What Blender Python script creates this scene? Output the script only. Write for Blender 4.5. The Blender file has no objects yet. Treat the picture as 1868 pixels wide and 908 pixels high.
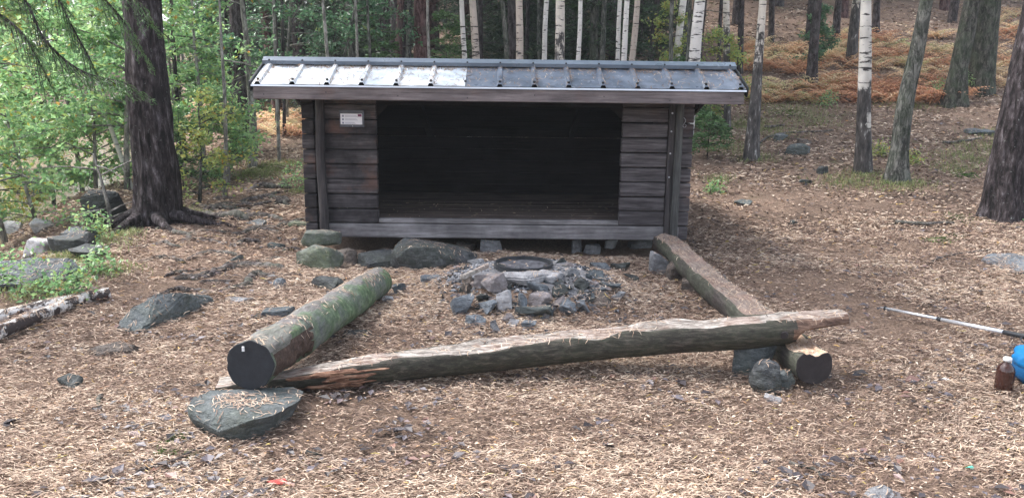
import bpy, bmesh, math
import numpy as np
from mathutils import Matrix, Vector
from mathutils.bvhtree import BVHTree
rad = math.radians
SC = bpy.context.scene
COL = SC.collection
# ------------------------------------------------------------------ camera, world, sun, exposure
F_PX, CX, CY = 1438.0, 934.0, 454.0
PITCH, ROLL, CAMZ = rad(11.9), rad(0.7), 1.70
cp, sp = math.cos(PITCH), math.sin(PITCH)
cr, sr = math.cos(ROLL), math.sin(ROLL)
Rv, Uv, Fv = Vector((1, 0, 0)), Vector((0, sp, cp)), Vector((0, cp, -sp))
camd = bpy.data.cameras.new('camera')
cam = bpy.data.objects.new('camera', camd); COL.objects.link(cam)
camd.sensor_fit = 'HORIZONTAL'; camd.sensor_width = 36.0; camd.lens = F_PX / 1868 * 36
camd.clip_start = 0.05; camd.clip_end = 1000
lx, ly, lz = Rv * cr + Uv * sr, Uv * cr - Rv * sr, -Fv
cam.matrix_world = Matrix(((lx.x, ly.x, lz.x, 0), (lx.y, ly.y, lz.y, 0), (lx.z, ly.z, lz.z, CAMZ), (0, 0, 0, 1)))
SC.camera = cam
SUN_EL, SUN_FROM = rad(60), (-0.80, 0.35)          # where the light comes from (x, y)
w = bpy.data.worlds.new('World'); SC.world = w; w.use_nodes = True
nt = w.node_tree; nt.nodes.clear()
sky = nt.nodes.new('ShaderNodeTexSky'); sky.sky_type = 'NISHITA'; sky.sun_disc = False
sky.sun_elevation = SUN_EL; sky.sun_rotation = math.atan2(SUN_FROM[0], SUN_FROM[1])
sky.air_density = 1.0; sky.dust_density = 3.0; sky.ozone_density = 1.5
hs = nt.nodes.new('ShaderNodeHueSaturation'); hs.inputs['Saturation'].default_value = 0.5
bg = nt.nodes.new('ShaderNodeBackground'); bg.inputs['Strength'].default_value = 0.14
wo = nt.nodes.new('ShaderNodeOutputWorld')
nt.links.new(sky.outputs[0], hs.inputs['Color']); nt.links.new(hs.outputs[0], bg.inputs[0]); nt.links.new(bg.outputs[0], wo.inputs[0])
sd = bpy.data.lights.new('sun', 'SUN'); sd.energy = 1.5; sd.angle = rad(15); sd.color = (1.0, 0.975, 0.95)
so = bpy.data.objects.new('sun', sd); COL.objects.link(so)
_d = Vector((SUN_FROM[0], SUN_FROM[1], 0)).normalized() * math.cos(SUN_EL) + Vector((0, 0, math.sin(SUN_EL)))
so.rotation_euler = _d.to_track_quat('Z', 'Y').to_euler()
vs = SC.view_settings; vs.view_transform = 'Standard'; vs.look = 'None'; vs.gamma = 1; vs.use_curve_mapping = False
vs.exposure = 2.05
HAZE = .0014
SC.render.engine = 'CYCLES'
cy = SC.cycles; cy.max_bounces = 5; cy.diffuse_bounces = 3; cy.glossy_bounces = 2; cy.transmission_bounces = 3
cy.use_denoising = True; cy.caustics_reflective = False; cy.caustics_refractive = False

# ------------------------------------------------------------------ noise
def _h(ix, iy, iz, s):
    n = (ix.astype(np.int64) * 374761393 + iy.astype(np.int64) * 668265263 + iz.astype(np.int64) * 2147483647 + s * 1274126177) & 0xffffffff
    n = ((n ^ (n >> 13)) * 1274126177) & 0xffffffff
    return ((n ^ (n >> 16)) & 0xffff) / 65535.0
def n3(x, y, z, s=0):
    x, y, z = np.broadcast_arrays(np.asarray(x, float), np.asarray(y, float), np.asarray(z, float))
    ix, iy, iz = np.floor(x), np.floor(y), np.floor(z)
    fx, fy, fz = x - ix, y - iy, z - iz
    fx, fy, fz = fx * fx * (3 - 2 * fx), fy * fy * (3 - 2 * fy), fz * fz * (3 - 2 * fz)
    r = 0
    for a in (0, 1):
        for b in (0, 1):
            for c in (0, 1):
                r = r + _h(ix + a, iy + b, iz + c, s) * (fx if a else 1 - fx) * (fy if b else 1 - fy) * (fz if c else 1 - fz)
    return r * 2 - 1
def fbm(x, y, z=0.0, o=3, s=0):
    r, a = 0, 1.0
    for i in range(o):
        r = r + a * n3(x, y, z, s + i); x = np.asarray(x) * 2.03; y = np.asarray(y) * 2.03; z = np.asarray(z) * 2.03; a *= .5
    return r
def sst(a, b, x):
    t = np.clip((x - a) / (b - a), 0, 1); return t * t * (3 - 2 * t)

# ------------------------------------------------------------------ ground height
PIT = (0.12, 6.2)
def G(x, y):
    x = np.asarray(x, float); y = np.asarray(y, float)
    a = x / np.maximum(y, 3)
    m = .22 + .78 * sst(-.45, .22, a)
    t = np.maximum(y - 9, 0)
    h = .11 * t + .004 * np.minimum(t, 30) ** 2 + .24 * np.maximum(t - 30, 0)
    z = m * np.minimum(h, 22)
    z = z + .045 * np.clip(x - 3.2, 0, 12) * sst(3, 9, y)
    xs = -3.9 - .42 * np.clip(y - 5, 0, 6.2) - .42 * np.maximum(y - 17, 0)
    s = xs - x
    bank = sst(-.6, 1.9, s) * (1 - sst(44, 50, y))
    z = z * (1 - bank) - 1.0 * bank
    land = 1 - bank
    z = z + land * (.035 * fbm(x * .8, y * .8, 0, 2, 3) + .014 * fbm(x * 4, y * 4, 0, 2, 9))
    z = z + land * .045 * sst(-.8, -1.8, x) * sst(5.5, 7.0, y) * sst(20, 14, y) * np.maximum(fbm(x * 1.8, y * 4.5, 0, 3, 21), -.1)
    d = np.hypot((x - PIT[0]) / 1.15, (y - PIT[1]) / .9)
    z = z + .19 * sst(1.0, .3, d)
    z = z - .07 * sst(2.3, 1.8, np.abs(x + .14)) * sst(7.6, 7.95, y) * sst(10.6, 10.0, y)
    return z
def ray(u, v):
    a, b = (u - CX) / F_PX, -(v - CY) / F_PX
    return Fv + Rv * (a * cr - b * sr) + Uv * (a * sr + b * cr)
def hit(u, v, tmax=150):
    d = ray(u, v); t = 2.2 * 1.02 ** np.arange(300)
    z = CAMZ + d.z * t; g = G(d.x * t, d.y * t)
    k = np.argmax(z < g)
    if not (z < g).any(): k = 200
    lo, hi = t[max(k - 1, 0)], t[k]
    for _ in range(16):
        m = (lo + hi) / 2
        if CAMZ + d.z * m < float(G(d.x * m, d.y * m)): hi = m
        else: lo = m
    return Vector((d.x * hi, d.y * hi, CAMZ + d.z * hi))
def at(u, v, y):
    d = ray(u, v); t = y / d.y
    return Vector((d.x * t, y, CAMZ + d.z * t))
def atz(u, v, z):
    d = ray(u, v); t = (z - CAMZ) / d.z
    return Vector((d.x * t, d.y * t, z))
def gz(x, y): return float(G(x, y))
def mpx(p): return (Vector(p) - Vector((0, 0, CAMZ))).dot(Fv) / F_PX     # metres per photo pixel at p

# ------------------------------------------------------------------ mesh helpers
def mesh(name, chunks, mats, smooth=False):
    """chunks: (V, F[, material index[, per-face value]])"""
    me = bpy.data.meshes.new(name)
    Vs, L, S, MI, RN, off, lo = [], [], [], [], [], 0, 0
    has = False
    for c in chunks:
        V = np.asarray(c[0], float).reshape(-1, 3); F = c[1]
        groups = {}
        if isinstance(F, np.ndarray): groups[F.shape[1]] = (F, np.arange(len(F)))
        else:
            for i, f in enumerate(F): groups.setdefault(len(f), []).append((f, i))
            groups = {k: (np.array([q[0] for q in g]), np.array([q[1] for q in g])) for k, g in groups.items()}
        mi = c[2] if len(c) > 2 else 0; rn = c[3] if len(c) > 3 else None
        for k, (f, idx) in groups.items():
            L.append((f + off).ravel()); S.append(lo + np.arange(len(f)) * k); lo += len(f) * k
            MI.append(np.full(len(f), mi) if np.isscalar(mi) else np.asarray(mi)[idx])
            if rn is None: RN.append(np.zeros(len(f)))
            else: has = True; RN.append(np.asarray(rn)[idx])
        Vs.append(V); off += len(V)
    V = np.vstack(Vs); L = np.concatenate(L); S = np.concatenate(S)
    me.vertices.add(len(V)); me.vertices.foreach_set('co', V.ravel())
    me.loops.add(len(L)); me.loops.foreach_set('vertex_index', L.astype(np.int32))
    me.polygons.add(len(S)); me.polygons.foreach_set('loop_start', S.astype(np.int32))
    for m_ in mats: me.materials.append(m_)
    if len(mats) > 1: me.polygons.foreach_set('material_index', np.concatenate(MI).astype(np.int32))
    if has:
        at_ = me.attributes.new('rnd', 'FLOAT', 'FACE'); at_.data.foreach_set('value', np.concatenate(RN).astype(np.float32))
    me.polygons.foreach_set('use_smooth', np.full(len(S), smooth))
    me.update(calc_edges=True); me.validate()
    return me
def wloc(o):
    v = Vector((0, 0, 0))
    while o: v += o.location; o = o.parent
    return v
def tag(o, label=None, cat=None, group=None, kind=None):
    if label: o['label'] = label
    if cat: o['category'] = cat
    if group: o['group'] = group
    if kind: o['kind'] = kind
    return o
def empty(name, loc, label=None, cat=None, group=None):
    o = bpy.data.objects.new(name, None); COL.objects.link(o); o.location = loc; o.empty_display_size = .1
    return tag(o, label, cat, group)
def obj(name, chunks, mats, parent=None, loc=None, smooth=False, label=None, cat=None, group=None, kind=None):
    """chunks in world coordinates; the origin goes to loc (top level) or the parent's place"""
    if not isinstance(mats, (list, tuple)): mats = [mats]
    base = Vector(loc) if loc is not None else (wloc(parent) if parent else Vector((0, 0, 0)))
    ch = [(np.asarray(c[0], float).reshape(-1, 3) - np.array(base),) + tuple(c[1:]) for c in chunks]
    o = bpy.data.objects.new(name, mesh(name, ch, mats, smooth)); COL.objects.link(o)
    if parent:
        o.parent = parent; o.location = base - wloc(parent)
    else: o.location = base
    return tag(o, label, cat, group, kind)
def copy_tree(o, parent=None):
    c = o.copy(); COL.objects.link(c)
    if parent: c.parent = parent
    for ch in list(o.children): copy_tree(ch, c)
    return c
def frames(P):
    P = np.asarray(P, float); T = np.gradient(P, axis=0); T /= np.linalg.norm(T, axis=1)[:, None] + 1e-9
    ref = np.array([0, 0, 1.]) if abs(T[:, 2]).mean() < .8 else np.array([0, 1., 0])
    A = np.cross(ref, T); A /= np.linalg.norm(A, axis=1)[:, None] + 1e-9
    return P, T, A, np.cross(T, A)      # A sideways, B up-ish
def tube(P, R, n=8, fn=None, cap=True):
    P, T, A, B = frames(P); k = len(P); R = np.broadcast_to(np.asarray(R, float), (k,))
    th = np.linspace(0, 2 * np.pi, n, endpoint=False)
    c, s = np.cos(th)[None], np.sin(th)[None]
    r = np.repeat(R[:, None], n, 1)
    if fn is not None: r = fn(r, np.arange(k)[:, None] / (k - 1), th[None], P)
    V = P[:, None] + A[:, None] * (r * c)[..., None] + B[:, None] * (r * s)[..., None]
    i = np.arange(k - 1)[:, None] * n; j = np.arange(n)[None]; j2 = (j + 1) % n
    F = np.stack([i + j, i + j2, i + n + j2, i + n + j], -1).reshape(-1, 4)
    V = V.reshape(-1, 3)
    if cap:
        V = np.vstack([V, P[:1], P[-1:]]); q = np.arange(n)
        F = [tuple(f) for f in F] + [(k * n, (a + 1) % n, a) for a in q] + [(k * n + 1, (k - 1) * n + a, (k - 1) * n + (a + 1) % n) for a in q]
    return (V, F)
def resample(pts, k):
    pts = np.asarray([tuple(p) for p in pts], float)
    d = np.r_[0, np.cumsum(np.linalg.norm(np.diff(pts, axis=0), axis=1))]
    t = np.linspace(0, d[-1], k)
    # smooth Catmull-like: cubic through finite differences
    m = np.gradient(pts, d, axis=0)
    idx = np.clip(np.searchsorted(d, t, 'right') - 1, 0, len(pts) - 2)
    h = (d[idx + 1] - d[idx])[:, None]; s = ((t - d[idx])[:, None]) / h
    return ((2*s**3-3*s**2+1)*pts[idx] + (s**3-2*s**2+s)*h*m[idx] + (-2*s**3+3*s**2)*pts[idx+1] + (s**3-s**2)*h*m[idx+1])
def bm_chunk(bm, mi=0):
    bm.verts.ensure_lookup_table(); bm.verts.index_update()
    V = np.array([v.co[:] for v in bm.verts]); F = [tuple(v.index for v in f.verts) for f in bm.faces]
    bm.free(); return (V, F, mi)
def box(x0, x1, y0, y1, z0, z1, bev=.006, M=None, mi=0):
    bm = bmesh.new(); bmesh.ops.create_cube(bm, size=1)
    for v in bm.verts:
        v.co = Vector(((x0 + x1) / 2 + v.co.x * (x1 - x0), (y0 + y1) / 2 + v.co.y * (y1 - y0), (z0 + z1) / 2 + v.co.z * (z1 - z0)))
    if bev: bmesh.ops.bevel(bm, geom=bm.edges[:], offset=bev, segments=1, affect='EDGES')
    if M is not None: bmesh.ops.transform(bm, matrix=M, verts=bm.verts)
    return bm_chunk(bm, mi)
def prism(poly, axis_from, axis_to, plane='yz'):
    """poly in a plane, extruded along the third axis"""
    n = len(poly); V = []
    for a in (axis_from, axis_to):
        for p, q in poly: V.append((a, p, q) if plane == 'yz' else (p, a, q))
    F = [tuple(range(n)), tuple(range(2 * n - 1, n - 1, -1))] + [(i, i + n, (i + 1) % n + n, (i + 1) % n) for i in range(n)]
    return (np.array(V, float), F)
def hull(pts, bev=.01, rough=.0, seed=0, cuts=2):
    bm = bmesh.new()
    for p in pts: bm.verts.new(p)
    r = bmesh.ops.convex_hull(bm, input=bm.verts[:])
    bmesh.ops.delete(bm, geom=[g for g in r['geom_interior'] if isinstance(g, bmesh.types.BMVert)], context='VERTS')
    bmesh.ops.dissolve_limit(bm, angle_limit=rad(9), verts=bm.verts[:], edges=bm.edges[:])
    if bev: bmesh.ops.bevel(bm, geom=bm.edges[:], offset=bev, segments=2, affect='EDGES', clamp_overlap=True)
    bmesh.ops.triangulate(bm, faces=bm.faces[:])
    for _ in range(cuts): 
        ls = [e for e in bm.edges if e.calc_length() > bev * 2.2 + .01]
        bmesh.ops.subdivide_edges(bm, edges=ls, cuts=1, use_grid_fill=True)
    bmesh.ops.triangulate(bm, faces=bm.faces[:])
    if rough:
        co = np.array([v.co[:] for v in bm.verts]); S = 1.0 / max(rough * 9, .01)
        for v, a, b, c in zip(bm.verts, n3(*(co.T * S), seed), n3(*(co.T * S), seed + 7), n3(*(co.T * S), seed + 13)):
            v.co += Vector((a, b, c)) * rough
    return bm_chunk(bm)
RNG = np.random.default_rng(5)
def rock_pts(c, size, rng, yaw=None, boxy=.5, n=14):
    """random faceted stone: size = full width, depth, height"""
    yaw = rng.uniform(0, 6.28) if yaw is None else yaw
    P = rng.normal(size=(n, 3)); P /= np.linalg.norm(P, axis=1)[:, None]
    P = np.sign(P) * np.abs(P) ** boxy
    P /= np.abs(P).max(0)
    P = P * np.array(size) / 2
    cz, sz = math.cos(yaw), math.sin(yaw)
    return np.stack([P[:, 0] * cz - P[:, 1] * sz + c[0], P[:, 0] * sz + P[:, 1] * cz + c[1], P[:, 2] + c[2]], 1)
def flakes(C, Ln, Wd, yaw, pitch, roll, rnd, bend=.15):
    """thin bent strips centred at C; arrays"""
    n = len(C); d = np.stack([np.cos(yaw) * np.cos(pitch), np.sin(yaw) * np.cos(pitch), np.sin(pitch)], 1)
    s0 = np.stack([-np.sin(yaw), np.cos(yaw), np.zeros(n)], 1); u0 = np.cross(d, s0)
    s = s0 * np.cos(roll)[:, None] + u0 * np.sin(roll)[:, None]; u = np.cross(d, s)
    hl, hw = (Ln / 2)[:, None], (Wd / 2)[:, None]
    b = bend * Ln[:, None] * s * np.where(np.arange(n) % 2, 1, -1)[:, None] + u * (Ln * bend * .5)[:, None]
    V = np.stack([C - d * hl - s * hw * .6, C - d * hl + s * hw * .6, C + b + s * hw, C + b - s * hw, C + d * hl + s * hw * .4, C + d * hl - s * hw * .4], 1).reshape(-1, 3)
    i = np.arange(n)[:, None] * 6
    F = np.concatenate([i + np.array([[0, 3, 2, 1]]), i + np.array([[3, 5, 4, 2]])], 0)
    return (V, F, 0, np.r_[rnd, rnd])
def leaves(C, Ln, Wd, rng, rnd, flat=.5):
    n = len(C); yaw = rng.uniform(0, 6.283, n); pitch = rng.normal(-.35, .45, n) * (.3 if flat >= 1 else 1); roll = rng.normal(0, 1 - flat + .15, n)
    d = np.stack([np.cos(yaw) * np.cos(pitch), np.sin(yaw) * np.cos(pitch), np.sin(pitch)], 1)
    s0 = np.stack([-np.sin(yaw), np.cos(yaw), np.zeros(n)], 1); u0 = np.cross(d, s0)
    s = s0 * np.cos(roll)[:, None] + u0 * np.sin(roll)[:, None]; u = np.cross(d, s)
    hl = (Ln / 2)[:, None]; hw = (Wd / 2)[:, None]
    V = np.stack([C - d * hl, C + s * hw + u * hw * .35, C + d * hl, C - s * hw + u * hw * .35], 1).reshape(-1, 3)
    i = np.arange(n)[:, None] * 4
    F = np.concatenate([i + np.array([[0, 1, 2]]), i + np.array([[0, 2, 3]])], 0)
    return (V, F, 0, np.r_[rnd, rnd])

# ------------------------------------------------------------------ materials
class MT:
    def __init__(s, name, rough=.8, spec=.3, metal=0.0):
        s.m = bpy.data.materials.new(name); s.m.use_nodes = True; s.t = s.m.node_tree
        s.b = s.t.nodes['Principled BSDF']; s.b.inputs['Roughness'].default_value = rough
        s.b.inputs['Specular IOR Level'].default_value = spec; s.b.inputs['Metallic'].default_value = metal
        s.out = s.t.nodes['Material Output']; s.co = s.t.nodes.new('ShaderNodeTexCoord')
    def lk(s, a, b): s.t.links.new(a, b)
    def vec(s, scale=(1, 1, 1), src='Object', loc=(0, 0, 0)):
        m = s.t.nodes.new('ShaderNodeMapping'); m.inputs['Scale'].default_value = scale; m.inputs['Location'].default_value = loc
        s.lk(s.co.outputs[src], m.inputs['Vector']); return m.outputs[0]
    def noise(s, scale, vec=None, detail=4, rough=.6, dist=0.0, src='Object'):
        n = s.t.nodes.new('ShaderNodeTexNoise'); n.inputs['Scale'].default_value = scale; n.inputs['Detail'].default_value = detail
        n.inputs['Roughness'].default_value = rough; n.inputs['Distortion'].default_value = dist
        s.lk(vec if vec is not None else s.co.outputs[src], n.inputs['Vector']); return n.outputs[0]
    def vor(s, scale, vec=None, feat='DISTANCE_TO_EDGE', out='Distance', src='Object'):
        n = s.t.nodes.new('ShaderNodeTexVoronoi'); n.feature = feat; n.inputs['Scale'].default_value = scale
        s.lk(vec if vec is not None else s.co.outputs[src], n.inputs['Vector']); return n.outputs[out]
    def ramp(s, f, stops, interp='LINEAR'):
        r = s.t.nodes.new('ShaderNodeValToRGB'); r.color_ramp.interpolation = interp; e = r.color_ramp.elements
        while len(e) < len(stops): e.new(.5)
        for q, (p, c) in zip(e, stops):
            q.position = p; q.color = (c, c, c, 1) if not isinstance(c, (tuple, list)) else (*c[:3], 1)
        s.lk(f, r.inputs[0]); return r.outputs[0]
    def mix(s, f, a, b, mode='MIX'):
        n = s.t.nodes.new('ShaderNodeMix'); n.data_type = 'RGBA'; n.blend_type = mode
        for k, v in ((0, f), (6, a), (7, b)):
            if hasattr(v, 'is_output'): s.lk(v, n.inputs[k])
            elif k == 0: n.inputs[0].default_value = v
            else: n.inputs[k].default_value = (*v, 1) if isinstance(v, (tuple, list)) else (v, v, v, 1)
        return n.outputs[2]
    def math(s, op, a, b=0.0, c=None):
        n = s.t.nodes.new('ShaderNodeMath'); n.operation = op
        for k, v in enumerate((a, b) if c is None else (a, b, c)):
            if hasattr(v, 'is_output'): s.lk(v, n.inputs[k])
            else: n.inputs[k].default_value = v
        return n.outputs[0]
    def attr(s, name='rnd'):
        n = s.t.nodes.new('ShaderNodeAttribute'); n.attribute_name = name; return n.outputs['Fac']
    def sep(s, k, src='Object'):
        n = s.t.nodes.new('ShaderNodeSeparateXYZ'); s.lk(s.co.outputs[src], n.inputs[0]); return n.outputs[k]
    def orand(s):
        return s.t.nodes.new('ShaderNodeObjectInfo').outputs['Random']
    def col(s, c):
        if hasattr(c, 'is_output'): s.lk(c, s.b.inputs['Base Color'])
        else: s.b.inputs['Base Color'].default_value = (*c, 1)
    def bump(s, h, strength=.5, dist=.02, prev=None):
        n = s.t.nodes.new('ShaderNodeBump'); n.inputs['Strength'].default_value = strength; n.inputs['Distance'].default_value = dist
        s.lk(h, n.inputs['Height'])
        if prev is not None: s.lk(prev, n.inputs['Normal'])
        s.lk(n.outputs[0], s.b.inputs['Normal']); return n.outputs[0]
    def rough(s, r): s.lk(r, s.b.inputs['Roughness'])
    def translucent(s, color, amt=.35):
        tr = s.t.nodes.new('ShaderNodeBsdfTranslucent'); mx = s.t.nodes.new('ShaderNodeMixShader'); mx.inputs[0].default_value = amt
        s.lk(color, tr.inputs[0]); s.lk(s.b.outputs[0], mx.inputs[1]); s.lk(tr.outputs[0], mx.inputs[2]); s.lk(mx.outputs[0], s.out.inputs[0])

def m_ground():
    m = MT('forest_floor', .95, .15)
    big = m.noise(.9, detail=5); fine = m.noise(26, detail=6, rough=.75); st = m.noise(55, m.vec((1, 2.6, 1)), detail=4, rough=.7)
    humus = m.ramp(fine, [(.3, (.030, .020, .016)), (.5, (.085, .058, .045)), (.72, (.20, .145, .105))])
    need = m.ramp(st, [(.32, (.07, .048, .040)), (.5, (.20, .136, .100)), (.68, (.42, .31, .23))])
    c = m.mix(m.ramp(big, [(.30, 0), (.52, 1)]), humus, need)
    moss = m.ramp(m.noise(1.6, m.vec(loc=(7, 3, 0)), detail=6), [(.60, 0), (.70, .8)])
    y = m.ramp(m.math('MULTIPLY', m.sep(1), .03), [(.24, 0), (.5, 1)])
    c = m.mix(m.math('MULTIPLY', moss, y), c, m.ramp(fine, [(.3, (.03, .05, .012)), (.7, (.12, .15, .04))]))
    m.col(c); m.bump(fine, .9, .03, m.bump(st, .8, .012)); return m.m
def m_litter():
    m = MT('dry_needles', .85, .2); r = m.attr()
    c = m.ramp(r, [(0, (.050, .034, .032)), (.2, (.13, .086, .070)), (.42, (.255, .172, .130)), (.66, (.48, .36, .27)), (.86, (.67, .56, .445)), (.95, (.42, .22, .10)), (1, (.50, .40, .12))])
    m.col(c); return m.m
def m_leaf(name, stops, tr=.4, rough=.5):
    m = MT(name, rough, .5); r = m.math('FRACT', m.math('ADD', m.attr(), m.math('MULTIPLY', m.orand(), .12)))
    c = m.ramp(r, stops); m.col(c); m.translucent(m.mix(.5, c, (.9, 1, .35), 'MULTIPLY') if False else c, tr); return m.m
def m_pine():
    m = MT('pine_bark', .9, .2)
    v = m.vec((1, 1, .22)); e = m.vor(11, m.mix(.12, v, m.noise(6, v, detail=3), 'ADD') if False else v)
    w_ = m.noise(17, m.vec((1, 1, .26)), detail=9, rough=.72, dist=.25)
    plate = m.ramp(w_, [(.42, (.009, .007, .007)), (.49, (.034, .026, .027)), (.57, (.080, .065, .069)), (.68, (.23, .21, .22))])
    furrow = m.ramp(e, [(.0, 0), (.16, 1)])
    c = m.mix(m.math('MULTIPLY_ADD', furrow, .45, .55), (.016, .012, .012), plate)
    lich = m.ramp(m.noise(30, detail=3), [(.66, 0), (.74, .7)])
    c = m.mix(lich, c, (.30, .33, .31)); m.col(c)
    m.bump(w_, 1, .035, m.bump(furrow, .45, .02)); return m.m
def m_spruce(name='spruce_bark', a=(.014, .010, .010), b=(.052, .041, .041), c2=(.13, .112, .112), moss=0.0):
    m = MT(name, .92, .15)
    n = m.noise(16, m.vec((1, 1, .32)), detail=7, rough=.8, dist=.5)
    c = m.ramp(n, [(.42, a), (.50, b), (.60, c2)])
    c = m.mix(m.ramp(m.noise(4, detail=4), [(.5, 0), (.75, .5)]), c, (.13, .135, .12))
    if moss:
        c = m.mix(m.ramp(m.noise(5, detail=5), [(.42, 0), (.62, moss)]), c, (.075, .105, .06))
    m.col(c); m.bump(n, 1, .03); return m.m
def m_birch(name='birch_bark', dark=1.2, tint=(.70, .66, .60)):
    m = MT(name, .65, .3)
    base = m.mix(m.ramp(m.noise(3, detail=4), [(.4, 0), (.7, 1)]), tint, tuple(q * .72 for q in tint))
    marks = m.ramp(m.noise(7, m.vec((.55, .55, 3.4)), detail=4, rough=.65), [(.575, 0), (.61, 1)])
    pk = m.ramp(m.noise(2.3, m.vec((1, 1, 1)), detail=5, rough=.6), [(.60, 0), (.66, 1)])
    c = m.mix(m.math('MAXIMUM', marks, pk), base, (.035, .028, .026))
    zz = m.math('ADD', m.sep(2), m.math('MULTIPLY', m.noise(4, m.vec((1, 1, .45)), detail=6, rough=.7), -4.4))
    db = m.ramp(m.math('MULTIPLY_ADD', zz, 1.0, 2.2 + .5 - dark), [(.35, 1), (.55, 0)])
    c = m.mix(db, c, m.ramp(m.noise(20, m.vec((1, 1, .3)), detail=5), [(.35, (.015, .013, .013)), (.6, (.09, .08, .075)), (.72, (.45, .44, .42))]))
    m.col(c); m.bump(m.noise(20, m.vec((1, 1, .5)), detail=5), .8, .015); return m.m
def m_wood(name, stops, axis=0, stain=.0, red=.0, rough=.8, sc=1.0):
    m = MT(name, rough, .25)
    s = [9 * sc] * 3; s[axis] = .55 * sc
    g = m.noise(4.5, m.vec(tuple(s)), detail=7, rough=.68, dist=.35)
    c = m.ramp(g, stops)
    blot = m.noise(2.2, m.vec(loc=(3, 1, 2)), detail=5)
    if stain: c = m.mix(m.ramp(blot, [(.42, stain), (.62, 0)]), c, (.018, .015, .017))
    if red: c = m.mix(m.ramp(m.noise(3.1, m.vec(loc=(9, 4, 5)), detail=4), [(.56, 0), (.70, red)]), c, (.17, .085, .06))
    m.col(c); m.bump(g, .6, .006); return m.m
def m_rock(name, stops, moss=0.0, rough=.7, spec=.4, sc=2.2, lich=.4):
    m = MT(name, rough, spec)
    n = m.noise(5 * sc, m.vec((1, 1.6, 2.2)), detail=9, rough=.74, dist=.3)
    c = m.ramp(n, stops)
    c = m.mix(m.ramp(m.noise(2.6 * sc, m.vec(loc=(5, 5, 5)), detail=5), [(.42, 0), (.66, .75)]), c, tuple(q * .42 for q in stops[1][1]))
    c = m.mix(m.ramp(m.noise(11 * sc, m.vec((1, 1, 1), loc=(4, 2, 9)), detail=6, rough=.7), [(.54, 0), (.62, .55)]), c, stops[2][1])
    c = m.mix(m.math('MULTIPLY', m.orand(), .30), c, tuple(q * .55 for q in stops[1][1]))
    c = m.mix(m.ramp(m.noise(22 * sc, detail=4), [(.62, 0), (.70, lich)]), c, tuple(min(1, q * 1.9) for q in stops[1][1]))
    if moss: c = m.mix(m.ramp(m.noise(3.2, m.vec(loc=(2, 8, 1)), detail=6), [(.40, 0), (.56, moss)]), c, m.ramp(m.noise(30, detail=4), [(.3, (.04, .065, .02)), (.7, (.13, .18, .05))]))
    m.col(c); m.bump(m.noise(16 * sc, detail=7, rough=.7), 1.0, .02, m.bump(m.noise(4 * sc, m.vec((1, 1, 3)), detail=6), .8, .06)); return m.m
M = {}
M['ground'] = m_ground(); M['litter'] = m_litter(); M['pine'] = m_pine(); M['spruce'] = m_spruce()
M['spruce_red'] = m_spruce('reddish_bark', (.03, .014, .014), (.095, .05, .048), (.17, .11, .105))
M['grey_bark'] = m_spruce('grey_green_bark', (.022, .022, .020), (.085, .083, .074), (.25, .24, .215), .3)
M['moss_bark'] = m_spruce('mossy_bark', (.014, .013, .011), (.052, .049, .042), (.15, .14, .12), .4)
M['pale_bark'] = m_spruce('pale_sapling_bark', (.10, .095, .085), (.24, .225, .20), (.42, .40, .37))
M['birch'] = m_birch(); M['birch_tan'] = m_birch('tan_birch_bark', .4, (.50, .42, .36)); M['birch_dark'] = m_birch('dark_foot_birch_bark', 1.75, (.60, .54, .47))
M['birch_low'] = m_birch('clean_birch_bark', -.5, (.72, .68, .64))
M['needle_leaf'] = m_leaf('spruce_needles', [(0, (.014, .034, .016)), (.5, (.035, .072, .03)), (1, (.075, .125, .05))], .2)
M['needle_young'] = m_leaf('young_spruce_needles', [(0, (.04, .09, .03)), (.5, (.085, .17, .06)), (1, (.14, .25, .08))], .3)
M['leaf'] = m_leaf('green_leaves', [(0, (.12, .25, .11)), (.4, (.25, .45, .20)), (.68, (.42, .60, .28)), (.88, (.27, .36, .09)), (.95, (.48, .42, .08)), (1, (.5, .24, .08))], .6, .3)
M['leaf_dark'] = m_leaf('dark_green_leaves', [(0, (.05, .12, .06)), (.5, (.10, .22, .11)), (.9, (.17, .31, .16)), (1, (.3, .3, .08))], .4, .35)
M['leaf_yellow'] = m_leaf('yellow_green_leaves', [(0, (.20, .33, .10)), (.5, (.38, .46, .15)), (.85, (.52, .47, .10)), (1, (.55, .28, .08))], .45, .45)
M['fern'] = m_leaf('withered_bracken', [(0, (.46, .22, .13)), (.22, (.66, .36, .20)), (.45, (.78, .54, .33)), (.72, (.78, .64, .40)), (.88, (.60, .60, .28)), (1, (.24, .38, .14))], .35, .6)
M['grass'] = m_leaf('grass_blades', [(0, (.10, .16, .04)), (.5, (.20, .25, .08)), (1, (.42, .38, .18))], .3)
M['moss'] = m_leaf('moss_tufts', [(0, (.03, .07, .02)), (.6, (.08, .16, .035)), (1, (.18, .26, .06))], .2, .9)
WST = [(.30, (.022, .018, .021)), (.46, (.070, .060, .064)), (.60, (.135, .120, .124)), (.75, (.22, .20, .205))]
WSTL = [(.30, (.11, .10, .108)), (.48, (.24, .22, .225)), (.66, (.37, .35, .352)), (.8, (.47, .45, .45))]
WSTD = [(.32, (.020, .017, .019)), (.48, (.048, .042, .044)), (.62, (.090, .078, .078)), (.78, (.15, .135, .13))]
M['plank'] = m_wood('weathered_planks', WST, 0, .95, .5)
M['plank_grey'] = m_wood('grey_planks', WST, 0, .35, .15)
M['sill'] = m_wood('silver_grey_beam', WSTL, 0, .5, .1)
M['fascia'] = m_wood('grey_fascia_wood', [(.30, (.085, .070, .072)), (.48, (.19, .16, .162)), (.66, (.29, .25, .25)), (.8, (.37, .33, .32))], 0, .35, .25)
M['plank_side'] = m_wood('side_planks', WSTD, 1, .6)
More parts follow.
